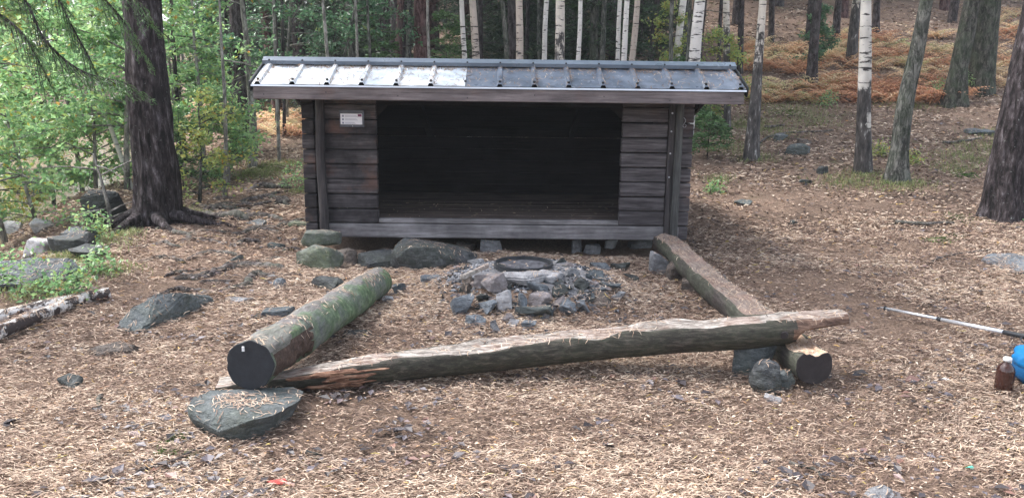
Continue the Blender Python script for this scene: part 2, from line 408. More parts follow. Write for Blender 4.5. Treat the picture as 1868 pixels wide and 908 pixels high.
M['plank_in'] = m_wood('dark_inner_boards', [(.3, (.003, .0025, .0025)), (.5, (.009, .007, .0065)), (.7, (.020, .015, .013))], 0, .5)
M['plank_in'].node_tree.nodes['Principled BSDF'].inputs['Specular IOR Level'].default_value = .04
M['floor_in'] = m_wood('inner_floor_boards', [(.3, (.05, .036, .030)), (.5, (.125, .092, .078)), (.7, (.22, .17, .145))], 0, .4)
M['post'] = m_wood('post_wood', WSTD, 2, .4)
M['post_grey'] = m_wood('grey_post_wood', [(.30, (.035, .034, .033)), (.5, (.085, .085, .082)), (.7, (.15, .152, .145))], 2, .4)
M['mossy_log'] = None
def m_log(name, stops, moss=0.0, axis=0, red=0.0, rough=.75):
    m = MT(name, rough, .3); s = [8, 8, 8]; s[axis] = 1.6
    n = m.noise(6, m.vec(tuple(s)), detail=8, rough=.75, dist=.4); c = m.ramp(n, stops)
    if moss:
        z = m.noise(3.5, m.vec((1, 1, 1), loc=(1, 2, 3)), detail=6, rough=.6)
        c = m.mix(m.ramp(z, [(.36, 0), (.56, moss)]), c, m.ramp(m.noise(24, detail=5), [(.3, (.045, .072, .036)), (.55, (.11, .165, .085)), (.78, (.26, .33, .20))]))
    if red: c = m.mix(m.ramp(m.noise(4, detail=4), [(.48, 0), (.58, red)]), c, (.26, .11, .065))
    m.col(c); m.bump(n, .8, .01, m.bump(m.noise(22, detail=5), .5, .008)); return m.m
M['log_moss'] = m_log('mossy_log_bark', [(.3, (.05, .05, .055)), (.5, (.13, .135, .135)), (.7, (.24, .24, .23))], .95, 1)
M['log_grey'] = m_log('grey_log_bark', [(.3, (.012, .010, .009)), (.5, (.042, .036, .030)), (.7, (.13, .110, .092))], .10)
M['log_top'] = m_log('grey_log_top', [(.3, (.06, .052, .05)), (.5, (.17, .155, .155)), (.7, (.30, .275, .265))], .25, 1)
M['log_dark'] = m_log('dark_log_bark', [(.3, (.018, .014, .014)), (.5, (.052, .043, .040)), (.7, (.12, .10, .092))], .2, 1)
M['split'] = m_log('split_pale_wood', [(.33, (.045, .038, .034)), (.45, (.18, .155, .135)), (.55, (.35, .318, .285)), (.70, (.64, .60, .55))], 0, 0, .22)
M['split_o'] = m_log('fresh_split_wood', [(.3, (.22, .12, .07)), (.45, (.48, .33, .22)), (.6, (.68, .53, .40)), (.78, (.80, .70, .60))], 0, 1, .3)
M['split_y'] = m_log('worn_flat_wood', [(.28, (.07, .052, .045)), (.45, (.18, .14, .12)), (.62, (.31, .25, .21)), (.8, (.45, .39, .34))], 0, 1, .2)
M['red_wood'] = m_log('torn_red_wood', [(.32, (.05, .024, .017)), (.47, (.19, .095, .062)), (.60, (.37, .215, .14)), (.75, (.58, .42, .31))])
M['red_dark'] = m_log('dark_red_split_side', [(.3, (.03, .018, .014)), (.46, (.11, .065, .048)), (.62, (.26, .17, .125)), (.8, (.45, .34, .27))])
M['rot_wood'] = m_log('rotten_end_wood', [(.3, (.02, .013, .011)), (.5, (.07, .045, .036)), (.7, (.16, .11, .085))])
def m_plain(name, c, rough=.5, spec=.4, metal=0.0, var=.25, sc=12, bump=0.0):
    m = MT(name, rough, spec, metal); n = m.noise(sc, detail=5)
    m.col(m.ramp(n, [(.3, tuple(q * (1 - var) for q in c)), (.7, tuple(min(1, q * (1 + var)) for q in c))]))
    if bump: m.bump(n, bump, .01)
    return m.m
M['cut'] = m_plain('weathered_cut_end', (.021, .023, .028), .7, .3, bump=.4, sc=18)
M['cut_brown'] = m_plain('dark_cut_end', (.032, .027, .028), .8, .3, bump=.4, sc=18)
SL = [(.3, (.042, .050, .056)), (.5, (.09, .107, .118)), (.72, (.18, .205, .22))]
M['slate'] = m_rock('slate_rock', SL, 0, .6)
M['slate_green'] = m_rock('greenish_rock', [(.3, (.062, .070, .074)), (.5, (.125, .140, .147)), (.72, (.22, .24, .245))], .12, .65, lich=.3)
M['rock_dark'] = m_rock('dark_rock', [(.3, (.022, .024, .027)), (.5, (.058, .062, .068)), (.72, (.15, .155, .165))], .1, .7)
M['rock_grey'] = m_rock('grey_rock', [(.3, (.12, .12, .125)), (.5, (.25, .25, .26)), (.72, (.40, .40, .41))], 0)
M['rock_pale'] = m_rock('pale_rock', [(.3, (.33, .32, .33)), (.5, (.52, .51, .52)), (.72, (.72, .71, .72))], 0)
M['rock_pink'] = m_rock('pinkish_rock', [(.3, (.16, .135, .135)), (.5, (.29, .255, .255)), (.72, (.45, .41, .41))], 0)
M['rock_brown'] = m_rock('brown_rock', [(.3, (.05, .038, .032)), (.5, (.13, .105, .09)), (.72, (.24, .20, .17))], 0)
M['rock_blue'] = m_rock('blue_grey_rock', [(.3, (.07, .082, .096)), (.5, (.15, .172, .196)), (.72, (.29, .32, .35))], 0, .5, .5)
M['rock_moss'] = m_rock('mossy_rock', [(.3, (.08, .085, .075)), (.5, (.16, .168, .15)), (.72, (.28, .29, .26))], .4, .9)
def m_water():
    m = MT('lake_water', .06, .6); m.col((.24, .18, .10)); m.b.inputs['IOR'].default_value = 1.33
    m.bump(m.noise(5, m.vec((1, 2.2, 1)), detail=4), .25, .03); return m.m
def m_sheet(name, c1, c2, rough, metal, spots=.5):
    m = MT(name, rough, .5, metal); n = m.noise(3.5, detail=6, rough=.65)
    c = m.mix(m.ramp(n, [(.38, 0), (.6, 1)]), c1, c2)
    c = m.mix(m.ramp(m.noise(17, detail=4), [(.62, 0), (.68, spots)]), c, (.55, .57, .6))
    m.col(c); m.rough(m.ramp(m.noise(6, detail=5), [(.3, rough * .7), (.7, min(1, rough * 1.4))])); return m.m
M['sheet_glare'] = m_sheet('sky_glare_sheet', (.96, .97, .98), (.62, .69, .76), .35, .3)  # bright sky reflection on the left sheets, painted into the base colour
M['sheet'] = m_sheet('dark_blue_grey_sheet', (.085, .108, .145), (.16, .19, .24), .36, .0, .35)
M['ridge'] = m_sheet('blue_grey_ridge_metal', (.095, .125, .165), (.13, .165, .21), .35, .1, .1)
M['iron'] = m_plain('rusty_iron', (.045, .047, .052), .6, .5, .4, bump=.3)
M['steel'] = m_plain('steel_screw', (.45, .46, .48), .35, .5, .8)
M['alu'] = m_plain('silver_aluminium', (.72, .74, .78), .3, .5, .6, .06)
M['black'] = m_plain('black_rubber', (.018, .02, .024), .55, .4)
M['blue'] = m_plain('blue_nylon', (.008, .15, .37), .5, .35, 0, .12, bump=.15)
M['blue2'] = m_plain('deep_blue_nylon', (.006, .085, .22), .55, .3, 0, .12, bump=.15)
M['bottle'] = m_plain('brown_bottle', (.045, .018, .014), .12, .6, 0, .2, 5)
M['white'] = m_plain('white_plastic', (.78, .78, .78), .4, .4, 0, .03)
M['ash'] = m_rock('ash_crust', [(.3, (.26, .25, .26)), (.5, (.42, .41, .42)), (.72, (.58, .57, .58))], 0, .95, .1)
M['coal'] = m_leaf('charcoal_bits', [(0, (.008, .008, .010)), (.4, (.03, .033, .04)), (.7, (.14, .15, .17)), (.9, (.32, .32, .34)), (1, (.42, .33, .26))], 0.0, .8)
M['paper'] = m_plain('white_paper', (.86, .86, .92), .5, .3, 0, .03)
M['laminate'] = m_plain('dark_plastic_sleeve', (.07, .075, .10), .25, .5, 0, .2)
M['ink'] = m_plain('grey_print', (.24, .25, .36), .6)
M['maroon'] = m_plain('maroon_print', (.16, .02, .09), .6)
M['teal_print'] = m_plain('teal_print', (.12, .30, .36), .6)
M['root'] = m_spruce('root_bark', (.035, .028, .027), (.115, .095, .09), (.24, .21, .20), .25)
M['red_leaf'] = m_plain('red_leaf', (.50, .07, .06), .6, .3, 0, .2)
M['teal'] = m_plain('teal_plastic', (.15, .62, .48), .4)

# ------------------------------------------------------------------ ground and water
def axis(lo, hi, step, far_lo, far_hi, g=1.13):
    a = list(np.arange(lo, hi + 1e-6, step)); s = step; b = hi
    while b < far_hi: s *= g; b += s; a.append(b)
    s = step; b = lo
    while b > far_lo: s *= g; b -= s; a.insert(0, b)
    return np.array(a)
gx, gy = axis(-6.0, 8.0, .05, -260, 260, 1.045), axis(2.3, 10.5, .045, -120, 320, 1.028)
X, Y = np.meshgrid(gx, gy)
Z = G(X, Y)
near = sst(14, 9, Y) * sst(1.5, 2.5, Y)
Z = Z + near * (.010 * fbm(X * 14, Y * 14, 0, 2, 40) + .006 * n3(X * 40, Y * 40, 0, 50))
nx, ny = len(gx), len(gy)
i = np.arange(ny - 1)[:, None] * nx + np.arange(nx - 1)[None]
Fg = np.stack([i, i + 1, i + nx + 1, i + nx], -1).reshape(-1, 4)
obj('ground', [(np.stack([X, Y, Z], -1).reshape(-1, 3), Fg)], M['ground'], smooth=True, kind='structure')
wx = np.array([-220, -60, -25, -12, -3.0]); wy = np.array([-60, 2, 15, 32, 52.])
V = [(x, y, -.5) for y in wy for x in wx]
Fw = [(j * 5 + k, j * 5 + k + 1, j * 5 + k + 6, j * 5 + k + 5) for j in range(4) for k in range(4)]
obj('water', [(np.array(V), Fw)], m_water(), kind='structure')

hz = bpy.data.materials.new('thin_haze'); hz.use_nodes = True; hz.node_tree.nodes.clear()
pv_ = hz.node_tree.nodes.new('ShaderNodeVolumePrincipled'); ho_ = hz.node_tree.nodes.new('ShaderNodeOutputMaterial')
pv_.inputs['Color'].default_value = (.82, .88, .92, 1); pv_.inputs['Density'].default_value = HAZE
hz.node_tree.links.new(pv_.outputs[0], ho_.inputs['Volume'])
obj('haze', [box(-262, 262, -122, 322, gz(0, 0) - 4, float(Z.max()) + 3 if False else 60, 0)], hz, kind='stuff', label='thin damp air paling the far trees', cat='haze')
# ------------------------------------------------------------------ shelter
SX, SY = -0.14, 8.0
YAW = rad(0.6)
def rotc(c):
    V = np.asarray(c[0], float).copy(); x, y = V[:, 0].copy(), V[:, 1].copy()
    V[:, 0] = SX + x * math.cos(YAW) - y * math.sin(YAW); V[:, 1] = SY + x * math.sin(YAW) + y * math.cos(YAW)
    return (V,) + tuple(c[1:])
def srot(cs): return [rotc(c) for c in cs]
shel = empty('log_shelter', (SX, SY, 0), 'weathered grey timber lean-to shelter with a wide open front and metal roof', 'shelter')
HW, ZB, CH = 1.975, .12, .15
rs = np.random.default_rng(11)
def spart(name, chunks, mats, parent=shel, **k): return obj(name, srot(chunks), mats, parent, **k)
OL, OR_, OT = -1.235, 1.235, 1.46
def courses(x0, x1, n0, n1, y0=0.0, th=.07):
    r = []
    for k in range(n0, n1):
        dz = rs.uniform(-.004, .004)
        r.append(box(x0 + rs.uniform(-.004, .004), x1 + rs.uniform(-.004, .004), y0 + rs.uniform(-.005, .006), y0 + th, ZB + k * CH + .005, ZB + (k + 1) * CH - .005 + dz, .008))
    return r
spart('wall_panel', courses(-1.80, OL, 1, 10), M['plank'], label='left plank wall with dark damp patches and reddish ends')
spart('wall_panel', courses(OR_, 1.70, 1, 10), M['plank_grey'], label='right plank wall, greyer and cleaner')
spart('sill_beam', [box(-1.80, 1.86, -.006, .075, ZB, ZB + CH - .006, .01), box(OL, OR_, .004, .07, ZB + CH + .002, ZB + CH + .05, .006)], M['sill'])
spart('corner_planks', courses(1.795, 1.955, 0, 10), M['plank_grey'])
spart('corner_planks', courses(-1.985, -1.86, 0, 10), M['plank'])
# lintel with chamfered corners
ch = .12
spart('lintel', [box(OL, OR_, .01, .07, OT, 1.66, .006), prism([(OL, OT), (OL + ch, OT), (OL, OT - ch)], .012, .068, 'xz'), prism([(OR_, OT), (OR_, OT - ch), (OR_ - ch, OT)], .012, .068, 'xz')], M['plank_in'])
# posts
zz = np.linspace(.07, 1.60, 18)
pp = np.stack([-1.785 + .006 * np.sin(zz * 5), np.full(18, -.055), zz], 1)
spart('corner_post', [tube(pp, .047, 14, lambda r, t, th, P: r * (1 + .05 * n3(np.cos(th) * 1.5, np.sin(th) * 1.5, t * 9, 3)))], M['post'], smooth=True, label='round grey pole clamping the left wall')
spart('corner_post', [box(1.70, 1.765, -.03, .07, ZB + .02, 1.6, .008)], M['post'], label='dark square post with screw heads')
spart('corner_post', [box(1.762, 1.835, -.075, .0, ZB - .04, 1.6, .012)], M['post_grey'], label='greenish grey square post on the right corner')
for z in (1.42, 1.24, 1.02, .78): spart('screw', [tube([(1.725, -.031, z), (1.725, -.037, z)], .009, 8)], M['steel'])
# roof profile (local y,z)
EY, EZ, RY, RZ, BY, BZ = -.47, 1.672, .02, 1.862, 2.55, 1.05
def roofz(y): return EZ + (RZ - EZ) * (y - EY) / (RY - EY) if y < RY else RZ + (BZ - RZ) * (y - RY) / (BY - RY)
# side walls, courses cut to the roof line
def side_wall(xc):
    r = []
    for k in range(0, 12):
        z0, z1 = ZB + k * CH + .003, ZB + (k + 1) * CH - .003
        def yr(z, front):
            if front: return max(.072, EY + (z + .05 - EZ) / (RZ - EZ) * (RY - EY))
            return min(2.2, RY + (RZ - z - .07) / (RZ - BZ) * (BY - RY))
        a0, a1, b0, b1 = yr(z0, 1), yr(z1, 1), yr(z0, 0), yr(z1, 0)
        if b1 <= a1 + .02: continue
        r.append(prism([(a0, z0), (b0, z0), (b1, z1), (a1, z1)], xc - .035, xc + .035))
    return r
spart('side_wall', side_wall(-1.93), M['plank_side']); spart('side_wall', side_wall(1.90), M['plank_side'])
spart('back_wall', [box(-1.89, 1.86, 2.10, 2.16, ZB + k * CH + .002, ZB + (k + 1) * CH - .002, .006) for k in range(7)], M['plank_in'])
spart('floor', [box(-1.88, 1.85, .075 + k * .135, .075 + k * .135 + .128, .27, .31 + rs.uniform(-.003, .003), .004) for k in range(15)], M['floor_in'])
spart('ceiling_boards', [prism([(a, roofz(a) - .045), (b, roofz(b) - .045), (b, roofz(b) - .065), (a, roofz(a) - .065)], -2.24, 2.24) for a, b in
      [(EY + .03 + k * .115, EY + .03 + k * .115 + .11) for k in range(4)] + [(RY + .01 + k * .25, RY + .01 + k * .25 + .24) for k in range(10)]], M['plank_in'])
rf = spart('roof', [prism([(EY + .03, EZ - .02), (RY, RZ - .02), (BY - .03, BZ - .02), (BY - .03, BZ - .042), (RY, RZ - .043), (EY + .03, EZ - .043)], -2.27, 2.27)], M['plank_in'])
def profile(x0, x1, y0, z0, y1, z1, ribs, over):
    """trapezoidal rib sheet between two lines"""
    xs = [(x0, 0)]
    for r_ in ribs:
        if x0 - 1e-3 <= r_ <= x1 + 1e-3:
            for dx, h in ((-.028, 0), (-.016, .024), (.016, .024), (.028, 0)):
                if x0 <= r_ + dx <= x1: xs.append((r_ + dx, h))
    for q in np.arange(x0 + .03, x1, .05):
        if min(abs(q - r_) for r_ in ribs) > .04: xs.append((q, .0015 * math.sin(q * 40)))
    xs.append((x1, 0)); xs.sort()
    n = len(xs); ny_ = 7; V = []
    for k in range(ny_):
        t = k / (ny_ - 1)
        for x, h in xs: V.append((x, y0 + (y1 - y0) * t, z0 + (z1 - z0) * t + h + .0015 * math.sin(x * 9 + t * 5)))
    F = [(k * n + j, k * n + j + 1, (k + 1) * n + j + 1, (k + 1) * n + j) for k in range(ny_ - 1) for j in range(n - 1)]
    off = len(V); V2 = [(a, b, c - .004) for a, b, c in V]
    F2 = [tuple(off + q for q in f[::-1]) for f in F]
    E = [(j, off + j, off + j + 1, j + 1) for j in range(n - 1)]
    return (np.array(V + V2), F + F2 + E)
ribs = [-2.255 + .3225 * k for k in range(15)]
xl = -2.31 + .3225 * 0; XM = ribs[6] + .0
spart('metal_sheet', [profile(-2.31, XM - .002, EY - .02, EZ - .008, RY, RZ + .003, ribs, 0)], M['sheet_glare'], rf, label='metal roof sheets, left half, sky glare painted on as near white')
spart('metal_sheet', [profile(XM + .002, 2.31, EY - .02, EZ - .009, RY, RZ + .002, ribs, 0)], M['sheet'], rf, label='dark blue-grey roof sheets with pale spots, right half')
spart('rear_sheet', [profile(-2.31, 2.31, RY, RZ + .002, BY, BZ, ribs, 0)], M['sheet'], rf)
spart('ridge_cap', [prism([(-.065, RZ - .012), (-.070, RZ + .022), (.0, RZ + .062), (.05, RZ + .062), (.16, RZ + .0), (.16, RZ - .006), (.05, RZ + .052), (.0, RZ + .052), (-.062, RZ + .018)], -2.325, 2.325)], M['ridge'], rf)
for x in ribs:
    spart('screw', [tube([(x, -.068, RZ + .03), (x, -.074, RZ + .026)], .009, 6)], M['black'], rf)
    spart('screw', [tube([(x, EY + .012, EZ + .030), (x, EY + .006, EZ + .044)], .012, 6)], M['black'], rf)
spart('drip_edge', [prism([(EY - .022, EZ - .016), (EY - .028, EZ - .032), (EY - .018, EZ - .032), (EY + .03, EZ - .020), (EY + .03, EZ - .016)], -2.315, 2.315)], M['alu'], rf)
for x in (-2.33, 2.318): spart('edge_trim', [prism([(EY - .03, EZ - .03), (EY - .03, EZ + .012), (RY, RZ + .03), (RY, RZ - .10), (EY, EZ - .08)], x, x + .012)], M['black'], rf)
fb = spart('fascia_board', [box(-2.30, 2.30, EY - .012, EY + .022, EZ - .150, EZ - .034, .006)], M['fascia'])
for x in (-2.2, -1.62, -.95, -.3, .33, .98, 1.6, 2.17): spart('nail', [tube([(x, EY - .0125, EZ - .10 + .02 * math.sin(x * 7)), (x, EY - .016, EZ - .10 + .02 * math.sin(x * 7))], .006, 6)], M['black'], fb)
spart('barge_board', [prism([(EY + .02, EZ - .16), (EY + .02, EZ - .045), (RY, RZ - .045), (BY - .04, BZ - .045), (BY - .04, BZ - .075), (RY, RZ - .085)], -2.28, -2.255)], M['plank_side'])
spart('barge_board', [prism([(EY + .02, EZ - .16), (EY + .02, EZ - .045), (RY, RZ - .045), (BY - .04, BZ - .045), (BY - .04, BZ - .075), (RY, RZ - .085)], 2.255, 2.28)], M['plank_side'])
for x in (-2.0, -.9, .9, 2.0):
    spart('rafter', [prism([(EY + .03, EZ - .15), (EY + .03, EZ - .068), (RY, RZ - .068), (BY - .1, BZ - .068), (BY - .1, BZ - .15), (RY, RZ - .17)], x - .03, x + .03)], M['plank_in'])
# notice in a dark sleeve on the left wall
nb = empty('notice', (SX - 1.49, SY - .02, 1.35), 'small white paper notice in a dark plastic sleeve pinned to the left wall', 'notice')
def npart(name, x0, x1, z0, z1, d, mat, parent=nb):
    return obj(name, srot([box(x0, x1, -.018 - d, -.016 - d + .001, z0, z1, 0)]), mat, parent)
NX, NZ = -1.472, 1.33
slv = npart('plastic_sleeve', NX - .125, NX + .120, NZ - .085, NZ + .080, .004, M['laminate'])
pap = npart('paper_sheet', NX - .115, NX + .100, NZ - .058, NZ + .048, .007, M['paper'])
for q in range(3):
    for r_ in range(2):
        npart('text_line', NX - .070, NX + (.055 if r_ else .045) - .02 * (q == 2), NZ + .028 - q * .034 - r_ * .010, NZ + .031 - q * .034 - r_ * .010, .009, M['ink'], pap)
    npart('pictogram', NX - .100, NX - .082, NZ + .016 - q * .034, NZ + .034 - q * .034, .009, M['ink'], pap)
npart('maroon_block', NX + .058, NX + .096, NZ + .020, NZ + .044, .009, M['maroon'], pap)
npart('pin', NX + .0, NX + .008, NZ - .078, NZ - .070, .009, M['steel'])
hk = [(1.83 + .02 * math.sin(t), -.085, 1.38 - t * .02) for t in np.linspace(0, 3, 8)] + [(1.842 + .016 * math.cos(t), -.085, 1.30 + .016 * math.sin(t)) for t in np.linspace(1.6, 7.4, 12)]
obj('wire_hook', srot([tube(hk, .0025, 6)]), M['steel'], loc=(SX + 1.83, SY - .08, 1.3), label='thin wire hook hanging on the right corner post of the shelter', cat='hook')

# ------------------------------------------------------------------ stones
solid = []   # objects litter may lie on
def stone(u, v, wpx, hpx, mat, label, dep=1.0, name='stone', boxy=.5, seed=None, sink=.25, group=None, rough=.035, yaw=None, lift=0.0, n=15, bev=.05):
    """v = pixel row of the stone's foot"""
    p = hit(u, v); s = mpx(p); W, H = wpx * s, hpx * s
    rg = np.random.default_rng(seed if seed is not None else int(u * 7 + v * 13))
    D = W * dep * .8
    # the pixel height shows both height and depth
    Hh = max(H * 1.35 - D * .22, H * .8)
    c = (p.x, p.y + D * .42, gz(p.x, p.y + D * .4) + Hh * (.5 - sink) + lift)
    pts = rock_pts(c, (W * 1.04, D, Hh * (1 + sink)), rg, yaw if yaw is not None else rg.uniform(-.5, .5), boxy, n)
    o = obj(name, [hull(pts, W * bev, W * rough, int(u))], M[mat], loc=(c[0], c[1], gz(c[0], c[1])), smooth=False, label=label, cat='stone' if name != 'boulder' else 'boulder', group=group)
    solid.append(o); return o
def slab(pts, mat, label, drop=.06, name='stone', bev=.012, rough=.006, cat='stone', seed=1, under=.93):
    """pts: (u, v, height above the local ground) of the upper outline"""
    T = []
    for u, v, h in pts:
        q = atz(u, v, h)
        for _ in range(4): q = atz(u, v, gz(q.x, q.y) + h)
        T.append(q)
    c = sum(T, Vector()) / len(T)
    P = [tuple(q) for q in T] + [(c.x + (q.x - c.x) * under, c.y + (q.y - c.y) * under, gz(q.x, q.y) - drop) for q in T]
    o = obj(name, [hull(P, bev, rough, seed)], M[mat], loc=(c.x, c.y, gz(c.x, c.y)), label=label, cat=cat); solid.append(o); return o
slab([(340, 742, .11), (352, 722, .12), (385, 712, .13), (440, 707, .13), (535, 704, .11), (553, 713, .10), (548, 730, .10), (500, 756, .115), (448, 770, .12), (415, 778, .085), (398, 788, .06), (362, 766, .08), (343, 758, .08)],
     'slate_green', 'flat blue-green stone slab strewn with needles in front of the mossy log', .05, 'flat_stone', .002, .0045, under=.70)
slab([(210, 603, .0), (216, 585, .05), (240, 562, .13), (288, 533, .22), (340, 534, .17), (380, 537, .07), (394, 548, .02), (350, 568, .02), (300, 590, .02), (262, 603, .02), (230, 609, .0)],
     'slate_green', 'large pointed grey-green boulder half buried left of the mossy log', .1, 'boulder', .012, .008, 'boulder')
slab([(158, 640, .02), (175, 630, .06), (215, 622, .08), (245, 628, .06), (268, 638, .0), (240, 640, .03), (200, 640, .05), (170, 652, .0)], 'rock_brown', 'low brown-green rock sticking out of the needles below the large boulder', .03)
slab([(1640, 403, .0), (1660, 388, .05), (1722, 386, .05), (1722, 400, .04), (1680, 406, .03)], 'slate_green', 'flat greenish slab in the litter beside the right pine', .04)
slab([(1788, 473, .01), (1800, 462, .04), (1850, 460, .06), (1900, 475, .06), (1900, 500, .03), (1845, 497, .02)], 'rock_blue', 'blue-grey flat rock cut by the right picture edge', .04)
slab([(1565, 908, .0), (1580, 885, .05), (1612, 878, .06), (1635, 890, .05), (1640, 912, .01), (1600, 930, .01)], 'rock_grey', 'pale grey stone at the bottom edge right of centre', .04)
stone(782, 493, 165, 66, 'rock_dark', 'big dark grey boulder lying against the shelter sill', .9, 'boulder', .75, 5, .3, n=34, rough=.05, bev=.02)
stone(692, 493, 105, 44, 'rock_dark', 'low dark bedrock hump left of the big sill boulder', 1.0, 'boulder', .75, 8, n=26, rough=.05, bev=.02)
stone(617, 482, 70, 34, 'rock_brown', 'brown stone beside the mossy footing stones')
stone(578, 494, 88, 42, 'rock_moss', 'lower mossy footing stone under the left shelter corner', .8, 'foundation_stone', .6, 3, .2, n=30)
stone(583, 470, 70, 26, 'rock_moss', 'upper mossy footing stone directly under the left corner post', .8, 'foundation_stone', .5, 4, .1, lift=.12, n=26)
stone(895, 462, 42, 26, 'rock_grey', 'rounded grey stone under the middle of the sill', .8)
stone(846, 460, 40, 18, 'rock_brown', 'small brown stone under the sill left of the rounded grey one')
stone(1052, 462, 22, 26, 'rock_grey', 'upright narrow grey stone under the sill')
stone(1080, 463, 32, 18, 'rock_grey', 'tilted grey stone between the upright and the white stone under the sill')
stone(1118, 455, 30, 18, 'rock_pale', 'small whitish stone under the right part of the sill')
stone(1170, 455, 44, 20, 'rock_grey', 'grey footing stone at the right end of the sill', 1, 'foundation_stone')
# stones of the hearth
HEARTH = [(848, 577, 50, 34, 'rock_blue', 'large jagged blue-grey stone at the left front of the hearth'),
 (890, 576, 36, 24, 'rock_blue', 'blue-grey stone right of the large jagged one'), (921, 568, 32, 34, 'rock_pale', 'squarish pale block in the front of the hearth'),
 (948, 568, 26, 28, 'rock_blue', 'blue stone leaning on the squarish pale block'), (905, 540, 50, 32, 'rock_pink', 'broad pinkish-grey stone below the fire ring'),
 (852, 520, 24, 20, 'rock_brown', 'brown round stone at the left edge of the fire ring'), (850, 541, 26, 18, 'rock_brown', 'dark brown stone left of the broad pinkish one'),
 (876, 528, 24, 22, 'rock_pink', 'small pinkish stone beneath the whitish split billet'), (978, 545, 42, 22, 'rock_blue', 'pale blue stone in the middle of the hearth'),
 (985, 567, 42, 24, 'rock_pink', 'pinkish stone at the front middle of the hearth'), (1012, 524, 32, 14, 'rock_dark', 'thin dark stone on the ash crust'),
 (1020, 545, 38, 18, 'rock_dark', 'dark hollow stone right of the pale blue one'), (1060, 532, 26, 20, 'rock_dark', 'dark slate chunk right of the ash crust'),
 (972, 585, 64, 22, 'slate_green', 'long dark green-grey slab at the hearth front'), (1034, 580, 32, 28, 'rock_blue', 'upright blue-grey stone right front of the hearth'),
 (1064, 573, 28, 18, 'rock_blue', 'small bluish block right of the upright blue stone'), (1020, 561, 28, 14, 'rock_pink', 'little pinkish stone behind the upright blue stone'),
 (1096, 561, 42, 24, 'rock_brown', 'dark brown lumpy stone on the right of the hearth'), (1128, 550, 30, 14, 'rock_grey', 'grey flat stone behind the dark brown lumpy one'),
 (1094, 497, 42, 20, 'rock_blue', 'blue-grey stone right of the fire ring'), (1128, 495, 40, 18, 'rock_dark', 'flat dark slate at the upper right of the hearth'),
 (1150, 515, 36, 13, 'rock_dark', 'lone dark stone on the far right of the hearth'), (1088, 510, 32, 14, 'slate', 'slate piece below the blue-grey stone by the ring'),
 (1112, 529, 50, 10, 'slate', 'long thin slate shard right of the hearth'), (865, 598, 38, 22, 'rock_blue', 'blue stone at the hearth front left'),
 (922, 590, 38, 16, 'rock_pink', 'flat pinkish stone before the squarish block'), (907, 612, 26, 22, 'rock_grey', 'foremost grey stone of the hearth'),
 (936, 600, 24, 16, 'rock_pale', 'small white lumpy stone at the hearth front'), (966, 603, 28, 14, 'rock_blue', 'small bluish stone next to the white lumpy one'),
 (1005, 580, 24, 14, 'slate', 'small slate bit between slab and upright stone'), (958, 530, 92, 30, 'ash', 'ash covered pale slab in front of the fire ring'),
 (1006, 521, 66, 22, 'ash', 'second ash covered slab right of the first'), (1045, 505, 30, 16, 'rock_grey', 'grey stone on the right rim of the fire ring'),
 (1024, 484, 26, 12, 'rock_dark', 'dark stone behind the right of the fire ring'), (868, 484, 30, 12, 'rock_grey', 'grey stone behind the left of the fire ring'),
 (1075, 548, 22, 12, 'slate', 'slate chip between the dark chunk and the brown lump'), (1048, 592, 20, 9, 'rock_brown', 'brown pebble in front of the upright blue stone'),
 (880, 556, 22, 14, 'rock_dark', 'sooty stone behind the two blue stones')]
for u, v, a, b, mt, lb in HEARTH:
    hq = int(u * 3 + v); stone(u, v, a * 1.08, b * (1.0 if 'flat' in lb or 'thin' in lb else .98), mt, lb, .8, 'hearth_stone', (.45, .75, .9)[hq % 3], None, .25, 'stones of the hearth', .035, yaw=(hq * 37 % 100) / 50 - 1, lift=.012, n=(10, 12, 9)[hq % 3], bev=.025)
sh_ = np.random.default_rng(71)
for q in range(110):
    a_, d_ = sh_.uniform(0, 6.28), sh_.uniform(.3, .95); u, v = 975 + 165 * d_ * math.cos(a_), 540 + 62 * d_ * math.sin(a_)
    stone(u, v, sh_.uniform(9, 20), sh_.uniform(6, 11), ('slate', 'rock_blue', 'rock_dark', 'rock_grey', 'rock_pink')[q % 5], '%s shard around the hearth' % ('small slate', 'small blue-grey', 'small black', 'small pale grey', 'small pinkish')[q % 5], .8, 'stone_shard', .8, q + 900, .2, '%s shards around the hearth' % ('slate', 'blue', 'black', 'pale', 'pink')[q % 5], .03, n=9, bev=.0)
